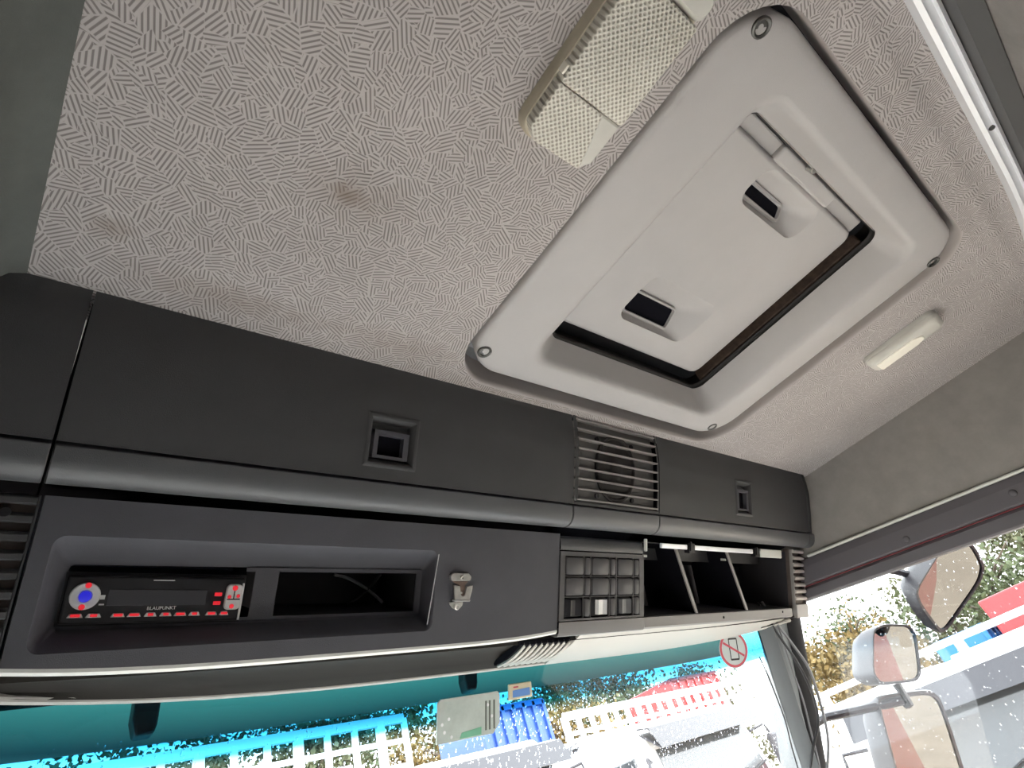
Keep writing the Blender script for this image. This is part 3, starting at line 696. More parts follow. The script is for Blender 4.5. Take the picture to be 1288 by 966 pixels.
mb = MB(); mb.loft([[lo(x, s, d) for s, d in ((.179, -.008), (.180, .003), (.200, .003), (.207, .000), (.210, -.008), (.208, -.03))] for x in (SX0 - .001, 1.190, SX1)], closed=False); mb.build('bottom_lip', M_lowlip, sw, smooth=True)
def key(name, a, b, c, d, h, m_, dish=0):
    mb = MB(); mb.loft([[lo(p[0], p[1], dd) for p in rrect(a + i, b - i, c + i, d - i, .004, 0, 3)] for dd, i in ((-.008, 0), (h - .001, 0), (h, .001))] , False, True)
    return mb.build(name, m_, sw, smooth=True)
M_key = mat('key_plastic', (.062, .060, .064), .5, grain=.25)
for r, (c, d) in enumerate(rows_):
    for k, (a, b) in enumerate(cols):
        if r < 2: key('blank_key', a, b, c, d, .0038, M_key)
        else:
            rk = key('rocker_switch', a, b, c, d, -.002, M_black)
            mb = MB(); w0 = a + (.010 if k != 1 else .016); mb.loft([[lo(x, s, dd) for s in (c + .003, d - .003)] for x, dd in ((w0, -.002), (w0 + .004, .005), (w0 + .012, .002), (w0 + .022, .001), (b - .006, .0045), (b - .002, -.002))], closed=False)
            mb.build('rocker_cap', M_black if k == 0 else (M_silver if k == 1 else M_lip), rk, smooth=False)
    for a, b in slim: key('slim_key', a, b, c, d, .0034, M_key)

# --- open storage compartment
st_ = empty('storage_compartment', lo(1.57, .205), 'open dark storage compartment with two dividers under the right locker', 'compartment')
CX0, CX1, CS0, CS1, CD = 1.198, 1.962, .004, .180, -.17
mb = MB(); sh = [[lo(x, s, d) for x, s in ((CX0, CS0), (CX1, CS0), (CX1, CS1), (CX0, CS1))] for d in (-.004, CD)]
mb.loft(sh, False, True); mb.build('shell', mat('compartment_dark', (.016, .015, .02), .75), st_, solid=.003)
for x0_, x1_ in ((1.372, 1.432), (1.632, 1.696)):
    mb = MB(); pts = [lo(x0_ - .045, .004, -.085), lo(x1_, .1755, -.006)]
    mb.prism([lo(x0_, .006, -.030), lo(x1_, CS1 - .002, -.006), lo(x1_, CS1 - .002, CD + .01), lo(x0_, .006, CD + .01)], (.006, 0, 0)); dv = mb.build('divider', M_void, st_)
    mb = MB(); mb.prism([lo(x0_ - .002, .004, -.030), lo(x0_ + .009, .004, -.030), lo(x1_ + .009, CS1 - .002, -.005), lo(x1_ - .002, CS1 - .002, -.005)], tuple(-N_ * .004)); mb.build('divider_edge', M_slat, dv)
mb = MB(); lobox(mb, 1.27, 1.385, .004, .017, -.004, .004); mb.build('flap_hinge_bar', M_rail, st_, bevel=.002)
mb = MB(); lobox(mb, 1.415, 1.735, .004, .017, -.004, .004); mb.build('flap_hinge_bar', M_rail, st_, bevel=.002)
mb = MB(); lobox(mb, 1.790, 1.93, .000, .026, -.010, .000); mb.build('flap_hinge_plate', M_strip, st_, bevel=.003)
for x in (1.40, 1.755):
    mb = MB(); lobox(mb, x - .014, x + .014, .000, .026, -.008, .008); lobox(mb, x - .010, x - .004, -.004, .02, .004, .011); mb.build('hinge_clip', M_black, st_, bevel=.001)
for x in (1.245, 1.655):
    mb = MB(); lobox(mb, x - .016, x + .016, .036, .042, -.05, -.035); mb.build('catch', M_strip, st_, bevel=.001)
mb = MB(); lobox(mb, CX0 + .004, CX1 - .004, CS0 + .001, .05, -.10, -.095); mb.build('inner_rail', M_char, st_)
mb = MB(); mb.loft([[lo(x, s, d) for s, d in ((CS1 - .001, -.02), (CS1, .001), (CS1 + .022, .002), (CS1 + .027, -.004), (CS1 + .026, -.03))] for x in lin(CX0 + .001, CX1 + .01, 8)], closed=False); mb.build('bottom_lip', M_lowlip, st_, smooth=True)
for x, s in ((1.555, .192), (1.905, .188)):
    mb = MB(); mb.disc(lo(x, s, .002), N_, .0035, .001, 12); mb.build('screw_hole', M_void, st_)
mb = MB(); mb.box(lo(1.202, .012, .004), (.006, .03, .008), (EX, U_, N_)); mb.build('hinge_stub', M_strip, st_, bevel=.002)

# --- louvred vents at both ends
def vent(x0, x1, n, label, s0=-.006, s1=.165):
    t = empty('louvred_vent', lo((x0 + x1) / 2, .20), label, 'vent', 'louvred console vents')
    mb = MB(); lobox(mb, x0, x1, s0, s1 + .03, -.03, -.012); mb.build('backing', mat('vent_backing', (.12, .095, .085), .7), t)
    p = (s1 - s0) / n
    for k in range(n):
        s = s0 + p * k; mb = MB(); mb.loft([[lo(x, s + a, d) for a, d in ((0, -.014), (.001, .000), (.004, .003), (p * .50, .003), (p * .58, -.002), (p * .55, -.014))] for x in (x0 + .003, x1 - .003)], True, True); mb.build('louver', mat('pale_vent', (.42, .39, .37), .5) if x0 > 1 else M_char, t, bevel=.0008)
    mb = MB(); lobox(mb, x0, x1, s1 + .004, s1 + .045, -.03, .003); lobox(mb, x0, x0 + .003, s0, s1 + .01, -.012, -.001); lobox(mb, x1 - .003, x1, s0, s1 + .01, -.012, -.001); mb.build('frame', M_slat if x0 > 1 else M_char, t, bevel=.003)
    return t
vent(2.005, 2.088, 8, 'small pale grey louvred vent at the right end of the console')
vl = vent(-.13, .018, 8, 'charcoal louvred vent left of the radio console, cut by the picture edge', 0, .172)
mb = MB(); mb.disc(lo(-.012, .022, .003), N_, .006, .002); mb.build('screw', M_black, vl, smooth=True)
# ================================================================== ROOF HATCH
ht = empty('roof_hatch', (.98, .2, .68), 'light grey roof hatch with rounded frame and two handle pockets', 'hatch')
mb = MB()
def R3(x0, x1, y0, y1, r, z): return rrect(x0, x1, y0, y1, r, z, 10)
mb.loft([R3(.556, 1.405, -.141, .545, .085, .735), R3(.556, 1.405, -.141, .545, .085, .696), R3(.558, 1.403, -.139, .543, .083, .690), R3(.563, 1.398, -.134, .538, .078, .6865), R3(.572, 1.389, -.125, .529, .070, .685),
         R3(.668, 1.312, -.084, .492, .050, .682), R3(.676, 1.306, -.078, .487, .046, .6835), R3(.684, 1.300, -.072, .482, .042, .688), R3(.691, 1.294, -.068, .477, .039, .696), R3(.730, 1.268, -.052, .464, .030, .744), R3(.734, 1.266, -.050, .462, .028, .748), R3(.728, 1.272, -.056, .468, .028, .752)])
mb.build('frame', M_hatch, ht, smooth=True)
mb = MB(); mb.loft([R3(.728, 1.272, -.054, .467, .028, .751), R3(.740, 1.261, -.047, .459, .024, .753), R3(.742, 1.259, -.046, .457, .024, .758), R3(.728, 1.285, -.058, .472, .028, .762), R3(.728, 1.285, -.058, .472, .028, .80)], False, False)
mb.build('seal', M_rubber, ht, smooth=True)
mb = MB(); mb.box((.98, .20, .815), (1.05, .95, .01)); mb.build('outer_cover', M_black, ht)
mb = MB(); mb.box((1.268, .21, .778), (.014, .46, .03)); mb.build('rusty_edge', M_rust, ht, bevel=.004)
for q in ((957, 42), (1172, 332), (898, 536), (614, 442)):
    p = onz(q, .686); mb = MB(); mb.loft([[(p[0] + r * math.cos(a), p[1] + r * math.sin(a), .6845 + h) for a in [i * math.pi / 9 for i in range(18)]] for r, h in ((.0135, .002), (.0135, -.0015), (.0115, -.003), (.009, -.0015), (.0085, .001), (.004, .001), (.0035, .004))], False, True); mb.build('screw', M_screw, ht, smooth=True)
# lid
LZ = .766; lx0, lx1, ly0, ly1 = .728, 1.232, -.020, .432
P1 = (.862, 1.092, .255, .372); P2 = (.880, 1.092, -.010, .066)
STEP = .012                  # rear rebate line
def fill_holes(mb, outer, loops, z):
    bm = bmesh.new(); sets = []
    for k, P in enumerate([outer] + loops):
        vs = [bm.verts.new((p[0], p[1], z)) for p in P]; sets.append(set(vs))
        for i in range(len(vs)): bm.edges.new((vs[i], vs[(i + 1) % len(vs)]))
    bmesh.ops.triangle_fill(bm, edges=bm.edges[:], use_beauty=True)
    bmesh.ops.delete(bm, geom=[f for f in bm.faces if any(all(v in q for v in f.verts) for q in sets[1:])], context='FACES_ONLY')
    bm.verts.index_update(); mb.add([tuple(v.co) for v in bm.verts], [tuple(v.index for v in f.verts) for f in bm.faces]); bm.free()
def pocket_loop(P, k, z): 
    x0, x1, y0, y1 = P; return rrect(x0, x1, y0, y1, min(.028, (y1 - y0) * .36), z, 6)
mb = MB(); LR = lambda i, z, r: rrect(lx0 + i, lx1 - i, ly0 + i, ly1 - i, r, z, 6)
fill_holes(mb, LR(.010, LZ, .018), [pocket_loop(P1, 0, LZ), pocket_loop(P2, 0, LZ)], LZ)
mb.loft([LR(.010, LZ, .018), LR(.005, LZ + .0015, .021), LR(.0015, LZ + .005, .023), LR(0, LZ + .011, .024), LR(0, LZ + .035, .024)])
lid = mb.build('lid', M_hatch, ht, smooth=True)
for P in (P1, P2):
    x0, x1, y0, y1 = P; dp = .042; mb = MB()
    yd0 = y0 + (y1 - y0) * .50; yd1 = y1 - .005; hgt = lambda y: LZ + dp - dp * .55 * (y - yd0) / (yd1 - yd0)
    top = pocket_loop(P, 0, LZ); r = min(.012, (yd1 - yd0) * .4)
    deep = [(p[0], p[1], hgt(p[1])) for p in rrect(x0 + .012, x1 - .055, yd0, yd1, r, 0, 6)]
    mid = lambda t: [tuple(a + (b - a) * t for a, b in zip(p, q)) for p, q in zip(top, deep)]
    m1_ = [(p[0], p[1], p[2] - .0012) for p in mid(.05)]
    mb.loft([top, m1_, mid(.3), mid(.7), deep], False, True); mb.build('handle_pocket', M_hatch, lid, smooth=True)
    c = np.array([(x0 + .012 + x1 - .055) / 2, (yd0 + yd1) / 2, hgt((yd0 + yd1) / 2)]); e1 = np.array([1.0, 0, 0]); v = np.array([0, yd1 - yd0, hgt(yd1) - hgt(yd0)]); lv = np.linalg.norm(v); v /= lv; nv = np.cross(e1, v); nv = nv if nv[2] < 0 else -nv
    hw = (x1 - x0 - .067) / 2 - .004; hh = lv / 2 * .90
    def RL_(i, d): return [c + e1 * p[0] + v * p[1] + nv * d for p in rrect(-hw + i, hw - i, -hh + i, hh - i, max(.011 - i, .004), 0, 4)]
    mb = MB(); mb.loft([RL_(-.001, -.002), RL_(-.001, .005), RL_(.001, .0075), RL_(.004, .007), RL_(.0055, -.001)]); mb.build('slot_rim', M_hatch, lid, smooth=True)
    mb = MB(); mb.loft([RL_(.0045, .0006), RL_(.0065, .0004)], False, True); mb.build('slot', M_void, lid)
p = onz((1015, 215), LZ); mb = MB(); mb.tube([(p[0], p[1], LZ), (p[0], p[1] - .004, LZ - .012)], .005, 10); mb.disc((p[0], p[1] - .004, LZ - .011), (0, -.2, -1), .0075, .004); mb.build('latch_pin', M_steel, ht, smooth=True)
mb = MB(); mb.box((.98, -.032, LZ + .020), (.50, .030, .016)); mb.build('rear_ledge', M_hatch, lid, bevel=.004)
mb = MB(); mb.box((.985, -.032, LZ + .0095), (.215, .030, .018)); mb.build('centre_tab', M_hatch, lid, bevel=.006, seg=3)
mb = MB(); mb.tube([(lx0, -.0495, .754), (1.26, -.0495, .754)], .0022, 6); mb.build('hinge_rod', M_steel, ht, smooth=True)

ht.location = (ht.location.x + .012, ht.location.y + .003, ht.location.z + .013); ht.scale = (1.020, 1.030, 1.0)

# ================================================================== LAMPS
dl = empty('dome_lamp', (.435, .03, .66), 'long yellowed interior lamp with prismatic lens beside the hatch', 'lamp', None)
def lamp_loft(x0, x1, y0, y1, zs_, r): return [rrect(x0 + i, x1 - i, y0 + i, y1 - i, r, z, 6) for i, z in zs_]
mb = MB(); mb.loft(lamp_loft(.374, .494, -.100, .150, ((0, .697), (0, .680), (.002, .675)), .024), True, True); mb.build('housing', M_lamp, dl, smooth=True)
def lens(name, x0, x1, y0, y1, m_, r=.016, z0=.676, z1=.656):
    mb = MB(); mb.loft(lamp_loft(x0, x1, y0, y1, ((0, z0), (.0004, z1 + .004), (.001, z1 + .0015), (.003, z1)), r), False, True); return mb.build(name, m_, dl, smooth=True)
lens('main_lens', .378, .490, -.062, .0734, M_lens, .005)
# reading lens: dimpled field with a plain wedge towards the hatch
mb = MB(); z0, z1 = .676, .656
pts = [(.378, .0735), (.455, .0735), (.477, .146), (.394, .146), (.378, .132)]
mb.loft([[(x, y, z0) for x, y in pts], [(x, y, z1 + .003) for x, y in pts], [(x * .97 + .42 * .03, y * .97 + .105 * .03, z1) for x, y in pts]], False, True); mb.build('reading_lens', M_lens, dl, bevel=.002)
mb = MB(); pts = [(.4555, .0735), (.490, .0735), (.490, .132), (.478, .146)]
mb.loft([[(x, y, z0) for x, y in pts], [(x, y, z1 + .007) for x, y in pts], [(x * .9 + .479 * .1, y * .9 + .11 * .1, z1 + .005) for x, y in pts]], False, True); mb.build('plain_wedge', M_lampend, dl, bevel=.003)
mb = MB(); mb.loft(lamp_loft(.377, .491, -.097, -.0635, ((0, .676), (.001, .662), (.005, .657)), .011), False, True); mb.build('end_cap', M_lampend, dl, smooth=True)
mb = MB(); mb.box((.3775, .060, .668), (.004, .012, .014)); mb.build('broken_clip', M_milky, dl, bevel=.001)

sl = empty('side_lamp', (1.63, .08, .67), 'small pale courtesy lamp on the ceiling between hatch and side wall', 'lamp')
mb = MB(); mb.loft([rrect(1.590 + i, 1.665 - i, -.022 + i, .172 - i, .022, z, 6) for i, z in ((0, .697), (0, .686), (.003, .682))], True, True); mb.build('base', M_trim, sl, smooth=True)
mb = MB(); mb.loft([rrect(1.591 + i, 1.664 - i, -.020 + i, .170 - i, .02, z, 6) for i, z in ((0, .683), (.001, .674), (.006, .668), (.014, .666))], False, True); mb.build('housing', M_lampend, sl, smooth=True)
mb = MB(); mb.loft([[(1.607, .155, z), (1.650, .155, z), (1.650, .055, z), (1.640, .035, z), (1.622, .035, z), (1.607, .055, z)] for z in (.6665, .6625)], False, True); mb.build('lens', M_milky, sl, bevel=.003, seg=3)

# ================================================================== CURTAIN RAIL
cr_ = empty('curtain_rail', (1.2, -.27, .66), 'pale metal curtain rail running across the ceiling behind the hatch', 'rail')
def ry(x): return -.268 + .042 * max(0, (x - 1.25) / .6) ** 2
pr = [(-.012, .697), (-.012, .672), (-.006, .668), (-.004, .674), (.006, .674), (.008, .668), (.014, .672), (.014, .697)]
mb = MB(); mb.loft([[(x, ry(x) + a, z) for a, z in pr] for x in lin(-.12, 2.06, 30)], True, True); mb.build('track', M_rail, cr_, smooth=True)
mb = MB(); mb.loft([[(x, ry(x) + a, z) for a, z in ((-.045, .697), (-.045, .655), (-.018, .655), (-.014, .675), (-.014, .697))] for x in lin(-.12, 2.06, 30)], True, True); mb.build('cover_strip', mat('dark_grey_strip', (.10, .10, .10), .6), cr_, smooth=True)
p = onz((1232, 175), .672); mb = MB(); mb.disc((p[0], ry(p[0]) - .001, .674), (0, 0, -1), .005, .003); mb.build('screw', M_screw, cr_, smooth=True)

# ================================================================== CABLES at the pillar
PA = np.array((1.93, .995, .332)); PB = np.array((2.092, .895, .333)); PC = np.array((2.092, 1.084, -.078)); PN = np.cross(PB - PA, PC - PA); PN /= np.linalg.norm(PN)
if PN[1] > 0: PN = -PN
def onpil(q, d): return onplane(q, PA + PN * d, PN)
def smooth_path(pts, n=5): return cat([tuple(p) for p in pts], n)
CB = (('black cable hanging from the storage compartment, front one on the pillar', M_cableb, .0040, [(953, 758), (962, 772), (980, 800), (1002, 832), (1020, 868), (1029, 905), (1023, 940), (1018, 975), (1015, 1010)], .075),
      ('grey cable looping along the outer pillar edge, lighter than its neighbours', M_cable, .0042, [(958, 757), (974, 780), (998, 812), (1018, 842), (1032, 885), (1041, 925), (1041, 960), (1036, 1000)], .068),
      ('thin black wire running down the windscreen edge of the pillar', M_cableb, .0022, [(955, 826), (966, 850), (978, 880), (988, 908), (996, 940), (1006, 975), (1014, 1010)], .055),
      ('thin grey cable dropping straight behind the other pillar cables', M_cable, .0030, [(975, 776), (983, 800), (996, 840), (1010, 880), (1020, 920), (1030, 960), (1036, 1000)], .062))
for lb, m_, r, pts, d in CB:
    mb = MB(); mb.tube(smooth_path([onpil(q, d) for q in pts]), r, 8); props(mb.build('cable', m_, smooth=True), lb, 'cable', 'cables on the pillar')

# ================================================================== STICKERS on the windscreen
def wsn(x, z):
    e = .002; dx = (windscreen_y(x + e, z) - windscreen_y(x - e, z)) / (2 * e); n = np.array([dx, -1, -.46]); return n / np.linalg.norm(n)
def wframe(x, z):
    n = wsn(x, z); c = np.array([x, windscreen_y(x, z), z]) + n * .002; up_ = np.array([0, -.46, 1.0]); up_ /= np.linalg.norm(up_); r = np.cross(up_, n); r /= np.linalg.norm(r); r = r if r[0] > 0 else -r
    up_ = np.cross(n, r); up_ = up_ if up_[2] > 0 else -up_; return c, r, up_, n
def flat_poly(mb, fr, pts, d0, d1): 
    c, r, u, n = fr; mb.loft([[c + r * x + u * y + n * d for x, y in pts] for d in (d0, d1)], True, True); return mb
# no phone sign
fr = wframe(1.775, .277); ns = empty('prohibition_sticker', tuple(fr[0]), 'round no mobile phone sticker with red ring in the windscreen corner', 'sticker')
circ = lambda r: [(r * math.cos(a) * 1.30, r * math.sin(a) * 1.12) for a in [i * 2 * math.pi / 36 for i in range(36)]]
mb = MB(); flat_poly(mb, fr, circ(.047), 0, .0008); mb.build('backing', M_sgrey, ns)
def ring_part(name, r0, r1, m_, parent, fr, d=.0014):
    c, r, u, n = fr; mb = MB(); mb.loft([[c + r * x + u * y + n * dd for x, y in circ(q)] for q, dd in ((r1, .0006), (r1, d), (r0, d), (r0, .0006))]); return mb.build(name, m_, parent)
ring_part('red_ring', .039, .045, M_sred, ns, fr)
def bar(name, a, b, wd, m_, parent, fr, d=.0015):
    a = np.array(a); b = np.array(b); t = (b - a) / np.linalg.norm(b - a); q = np.array([-t[1], t[0]]) * wd / 2; mb = MB(); flat_poly(mb, fr, [a - q, b - q, b + q, a + q], .0006, d); return mb.build(name, m_, parent)
bar('red_slash', (-.042, .020), (.042, -.020), .006, M_sred, ns, fr, .0018)
ph = [(-.018, .030), (.016, .030), (.018, -.028), (-.016, -.028)]
for i in range(4): bar('phone_outline', ph[i], ph[(i + 1) % 4], .003 if i % 2 else .005, M_black, ns, fr)
# grey-green card holder
fr = wframe(.795, .238); cd = empty('card_holder', tuple(fr[0]), 'grey green plastic card with pale dots stuck on the windscreen', 'card')
cw, ch = .080, .039
mb = MB(); flat_poly(mb, fr, [(-cw, ch - .006), (-cw + .008, ch), (cw - .006, ch), (cw, ch - .006), (cw, -ch + .018), (cw - .018, -ch), (-cw, -ch)], 0, .003); mb.build('card', M_card, cd, bevel=.0008)
mb = MB(); flat_poly(mb, fr, [(-.025, -.036), (.03, -.036), (.03, -.022), (-.02, -.026)], .003, .0034); mb.build('green_print', M_cardg, cd)
for x in (.042, .052, .064): bar('slit', (x, .024), (x, -.030), .004, mat('card_slit', (.12, .13, .11), .6), cd, fr, .0038)
for x, y in ((-.068, -.006), (-.052, .002), (-.062, -.02), (-.045, -.030), (.047, .016), (.058, -.006)):
    mb = MB(); mb.disc(fr[0] + fr[1] * x + fr[2] * y + fr[3] * .003, fr[3], .0032, .0006, 12); mb.build('dot', M_print, cd)
# small cream sticker
fr = wframe(.933, .268); sk = empty('cream_sticker', tuple(fr[0]), 'small cream tag with blue print on the windscreen beside the card', 'sticker')
mb = MB(); flat_poly(mb, fr, [(-.034, .016), (.032, .016), (.035, -.015), (-.034, -.016)], 0, .006); mb.build('tag', M_cream, sk, bevel=.002)
mb = MB(); flat_poly(mb, fr, [(-.024, .003), (.026, .005), (.027, -.010), (-.024, -.011)], .006, .0066); mb.build('blue_print', M_sblue, sk)
bar('red_print', (-.022, .009), (-.008, .009), .0025, M_sred, sk, fr, .0068)

# ================================================================== OUTSIDE SUN VISOR
def visor_y(x): return 1.215 - .04 * (abs(x - XC) / 1.05) ** 4
vs_ = empty('sun_visor', (XC, 1.2, .31), 'smoked outside sun visor across the top of the windscreen', 'sun visor')
M_acr = bpy.data.materials.new('smoked_acrylic'); M_acr.use_nodes = True
nt = M_acr.node_tree; b = nt.nodes['Principled BSDF']; b.inputs['Base Color'].default_value = (.05, .045, .04, 1); b.inputs['Roughness'].default_value = .15
t = nt.nodes.new('ShaderNodeBsdfTranslucent'); t.inputs[0].default_value = (.5, .42, .36, 1); mx = nt.nodes.new('ShaderNodeMixShader'); mx.inputs[0].default_value = .25
nt.links.new(t.outputs[0], mx.inputs[1]); nt.links.new(b.outputs[0], mx.inputs[2]); nt.links.new(mx.outputs[0], nt.nodes['Material Output'].inputs[0])
mb = MB(); mb.loft([[(x, visor_y(x) + .0, .309), (x, visor_y(x) - .06, .46), (x, visor_y(x) - .056, .462), (x, visor_y(x) + .004, .309)] for x in lin(-.12, 2.08, 36)], True, True); mb.build('visor_panel', M_acr, vs_, smooth=True)
for q in ((181, 905), (592, 857)):
    p = ony(q, 1.17); mb = MB(); x = p[0]
    pts = [(-.02, .47), (-.02, .335), (-.012, .312), (.014, .312), (.018, .325), (.018, .365), (.028, .37), (.028, .47)]
    mb = MB(); mb.prism([(x + a, visor_y(x) - .02 - (z - .33) * .35, z) for a, z in pts], (0, -.03, 0)); mb.build('bracket', M_mhouse, vs_, bevel=.004)

# ================================================================== MIRRORS on the right door
def poly_mirror(label, px, X, tgt, hd, shift, name='door_mirror'):
    c = np.array(onx(np.mean(np.array(px), axis=0), X)); vc = -c / np.linalg.norm(c); tg = np.array(tgt) / np.linalg.norm(tgt); n = vc + tg; n /= np.linalg.norm(n)
    P = [np.array(onplane(q, c, n)) for q in px]
    # round the outline
    Q = []
    for i in range(len(P)):
        a, b_, d = P[i - 1], P[i], P[(i + 1) % len(P)]
        for t in (0, .25, .5, .75, 1):
            p0 = b_ + (a - b_) * .30; p2 = b_ + (d - b_) * .30; Q.append((1 - t) ** 2 * p0 + 2 * t * (1 - t) * b_ + t * t * p2)
    cen = np.mean(Q, axis=0); base = tuple(cen - np.array([0, 0, .12])); o = empty(name, base, label, 'mirror', 'mirrors on the right door')
    mb = MB(); mb.add(Q, [tuple(range(len(Q)))]); mb.build('mirror_glass', M_mirror, o)
    sc2 = lambda k, d, sh=0: [cen + (q - cen) * k + n * d + np.array(shift) * sh for q in Q]
    mb = MB(); mb.loft([sc2(.985, .001), sc2(1.0, .006), sc2(1.06, .007), sc2(1.08, .0), sc2(1.08, -.02), sc2(1.05, -hd * .5, .5), sc2(.85, -hd * .9, .9), sc2(.6, -hd, 1)], False, True); mb.build('housing', M_mhouse, o, smooth=True)
    return o, cen
back = (.06, -1, -.34)
m1, c1 = poly_mirror('square wide angle mirror above the tall door mirror', [(1098, 794), (1112, 787), (1142, 788), (1150, 800), (1156, 846), (1150, 855), (1108, 859), (1098, 846)], 2.45, (-.11, -1, -.36), .09, (0.0, .05, 0))
m2, c2 = poly_mirror('tall main door mirror at the bottom right, cut by the picture edge', [(1108, 880), (1168, 872), (1182, 884), (1222, 1010), (1218, 1030), (1160, 1045), (1146, 1036), (1106, 890)], 2.45, (-.10, -1, -.24), .10, (0.0, .04, 0))
m3, c3 = poly_mirror('tilted kerb mirror hanging at the top of the door glass', [(1182, 694), (1152, 742), (1158, 760), (1182, 792), (1190, 789), (1230, 732), (1235, 712), (1222, 688), (1200, 672)], 2.42, (-.06, -.75, -.75), .06, (0, .03, .02))
mb = MB(); mb.tube([c1 + np.array([.03, .07, -.08]), c1 + np.array([.03, .07, -.14]), c2 + np.array([.03, .07, .12])], .016, 8); mb.build('bracket_tube', M_mhouse, m1, smooth=True)
mb = MB(); mb.tube([(2.14, 1.14, .03), (2.3, 1.10, .045), c1 + np.array([.0, .075, -.13])], .014, 8); mb.build('arm', M_mhouse, m1, smooth=True)
mb = MB(); mb.tube([c2 + np.array([.03, .07, .10]), c2 + np.array([.0, .09, -.1]), (2.16, 1.2, -.42)], .016, 8); mb.build('arm', M_mhouse, m2, smooth=True)
mb = MB(); mb.tube([c3 + np.array([0, .05, .03]), c3 + np.array([-.04, .1, .08]), (2.16, .70, .44)], .013, 8); mb.build('arm', M_mhouse, m3, smooth=True)

# red outside of the cab and door, seen in the mirrors
rd = empty('cab_side_panel', (2.2, 0, -1.9), 'red outer door side of the cab seen in the mirrors', 'door')
mb = MB(); mb.box((2.185, .55, -1.0), (.05, 1.35, 1.05)); mb.build('door_skin', M_red, rd, bevel=.02)
mb = MB(); mb.box((2.185, -.70, -.3), (.05, 1.1, 2.45)); mb.build('rear_quarter', M_red, rd, bevel=.02)
mb = MB(); mb.box((2.19, .5, -1.75), (.08, 1.3, .35)); mb.build('step_skirt', M_mhouse, rd, bevel=.02)

# ================================================================== RAIN on the glass
def rain(name, pts, label):
    mb = MB()
    for (p, n, r, st) in pts:
        n = np.array(n); u = np.cross(n, (0, 0, 1.0)); u /= np.linalg.norm(u); v = np.cross(n, u); p = np.array(p)
        l0 = [p + r * (math.cos(a) * u + st * math.sin(a) * v) for a in [k * math.pi / 3 for k in range(6)]]
        l1 = [p + n * r * .45 + .6 * r * (math.cos(a) * u + st * math.sin(a) * v) for a in [k * math.pi / 3 for k in range(6)]]
        mb.loft([l0, l1], True, True)
    return props(mb.build(name, M_drop, smooth=True, recalc=False), label, 'raindrops', kind='stuff')
M_drop = bpy.data.materials.new('rain_water'); M_drop.use_nodes = True; b = M_drop.node_tree.nodes['Principled BSDF']
b.inputs['Base Color'].default_value = (.95, .97, 1, 1); b.inputs['Roughness'].default_value = .05; b.inputs['Transmission Weight'].default_value = 1.0; b.inputs['IOR'].default_value = 1.33
rg = random.Random(3); pts = []
while len(pts) < 5200:
    x = rg.uniform(.02, 1.95); z = rg.uniform(-.1, .268)
    if x > pane_edge(z) - .03 or rg.random() > (.3 + .7 * min(1, (.30 - z) / .1)): continue
    if x < .2 and rg.random() < .3: continue
    n = -wsn(x, z); pts.append((np.array([x, windscreen_y(x, z), z]) + n * .001, n, rg.choice((.0007, .0009, .0011, .0015)), rg.uniform(1, 3.0)))
rain('windscreen_rain', pts, 'raindrops scattered over the outside of the windscreen')
pts = []
while len(pts) < 900:
    y = rg.uniform(.1, 1.1); z = rg.uniform(-.2, .34)
    if z > wtop(y) - .01: continue
    pts.append(((XR + .027, y, z), (1, 0, 0), rg.choice((.0008, .0012, .0018)), rg.uniform(1, 1.6)))
rain('door_glass_rain', pts, 'raindrops scattered over the outside of the right door glass')
# ================================================================== YARD OUTSIDE
G0 = -CZ
mb = MB(); mb.box((10, 10, G0 - .1), (160, 160, .2)); struct(mb.build('ground', M_ground))

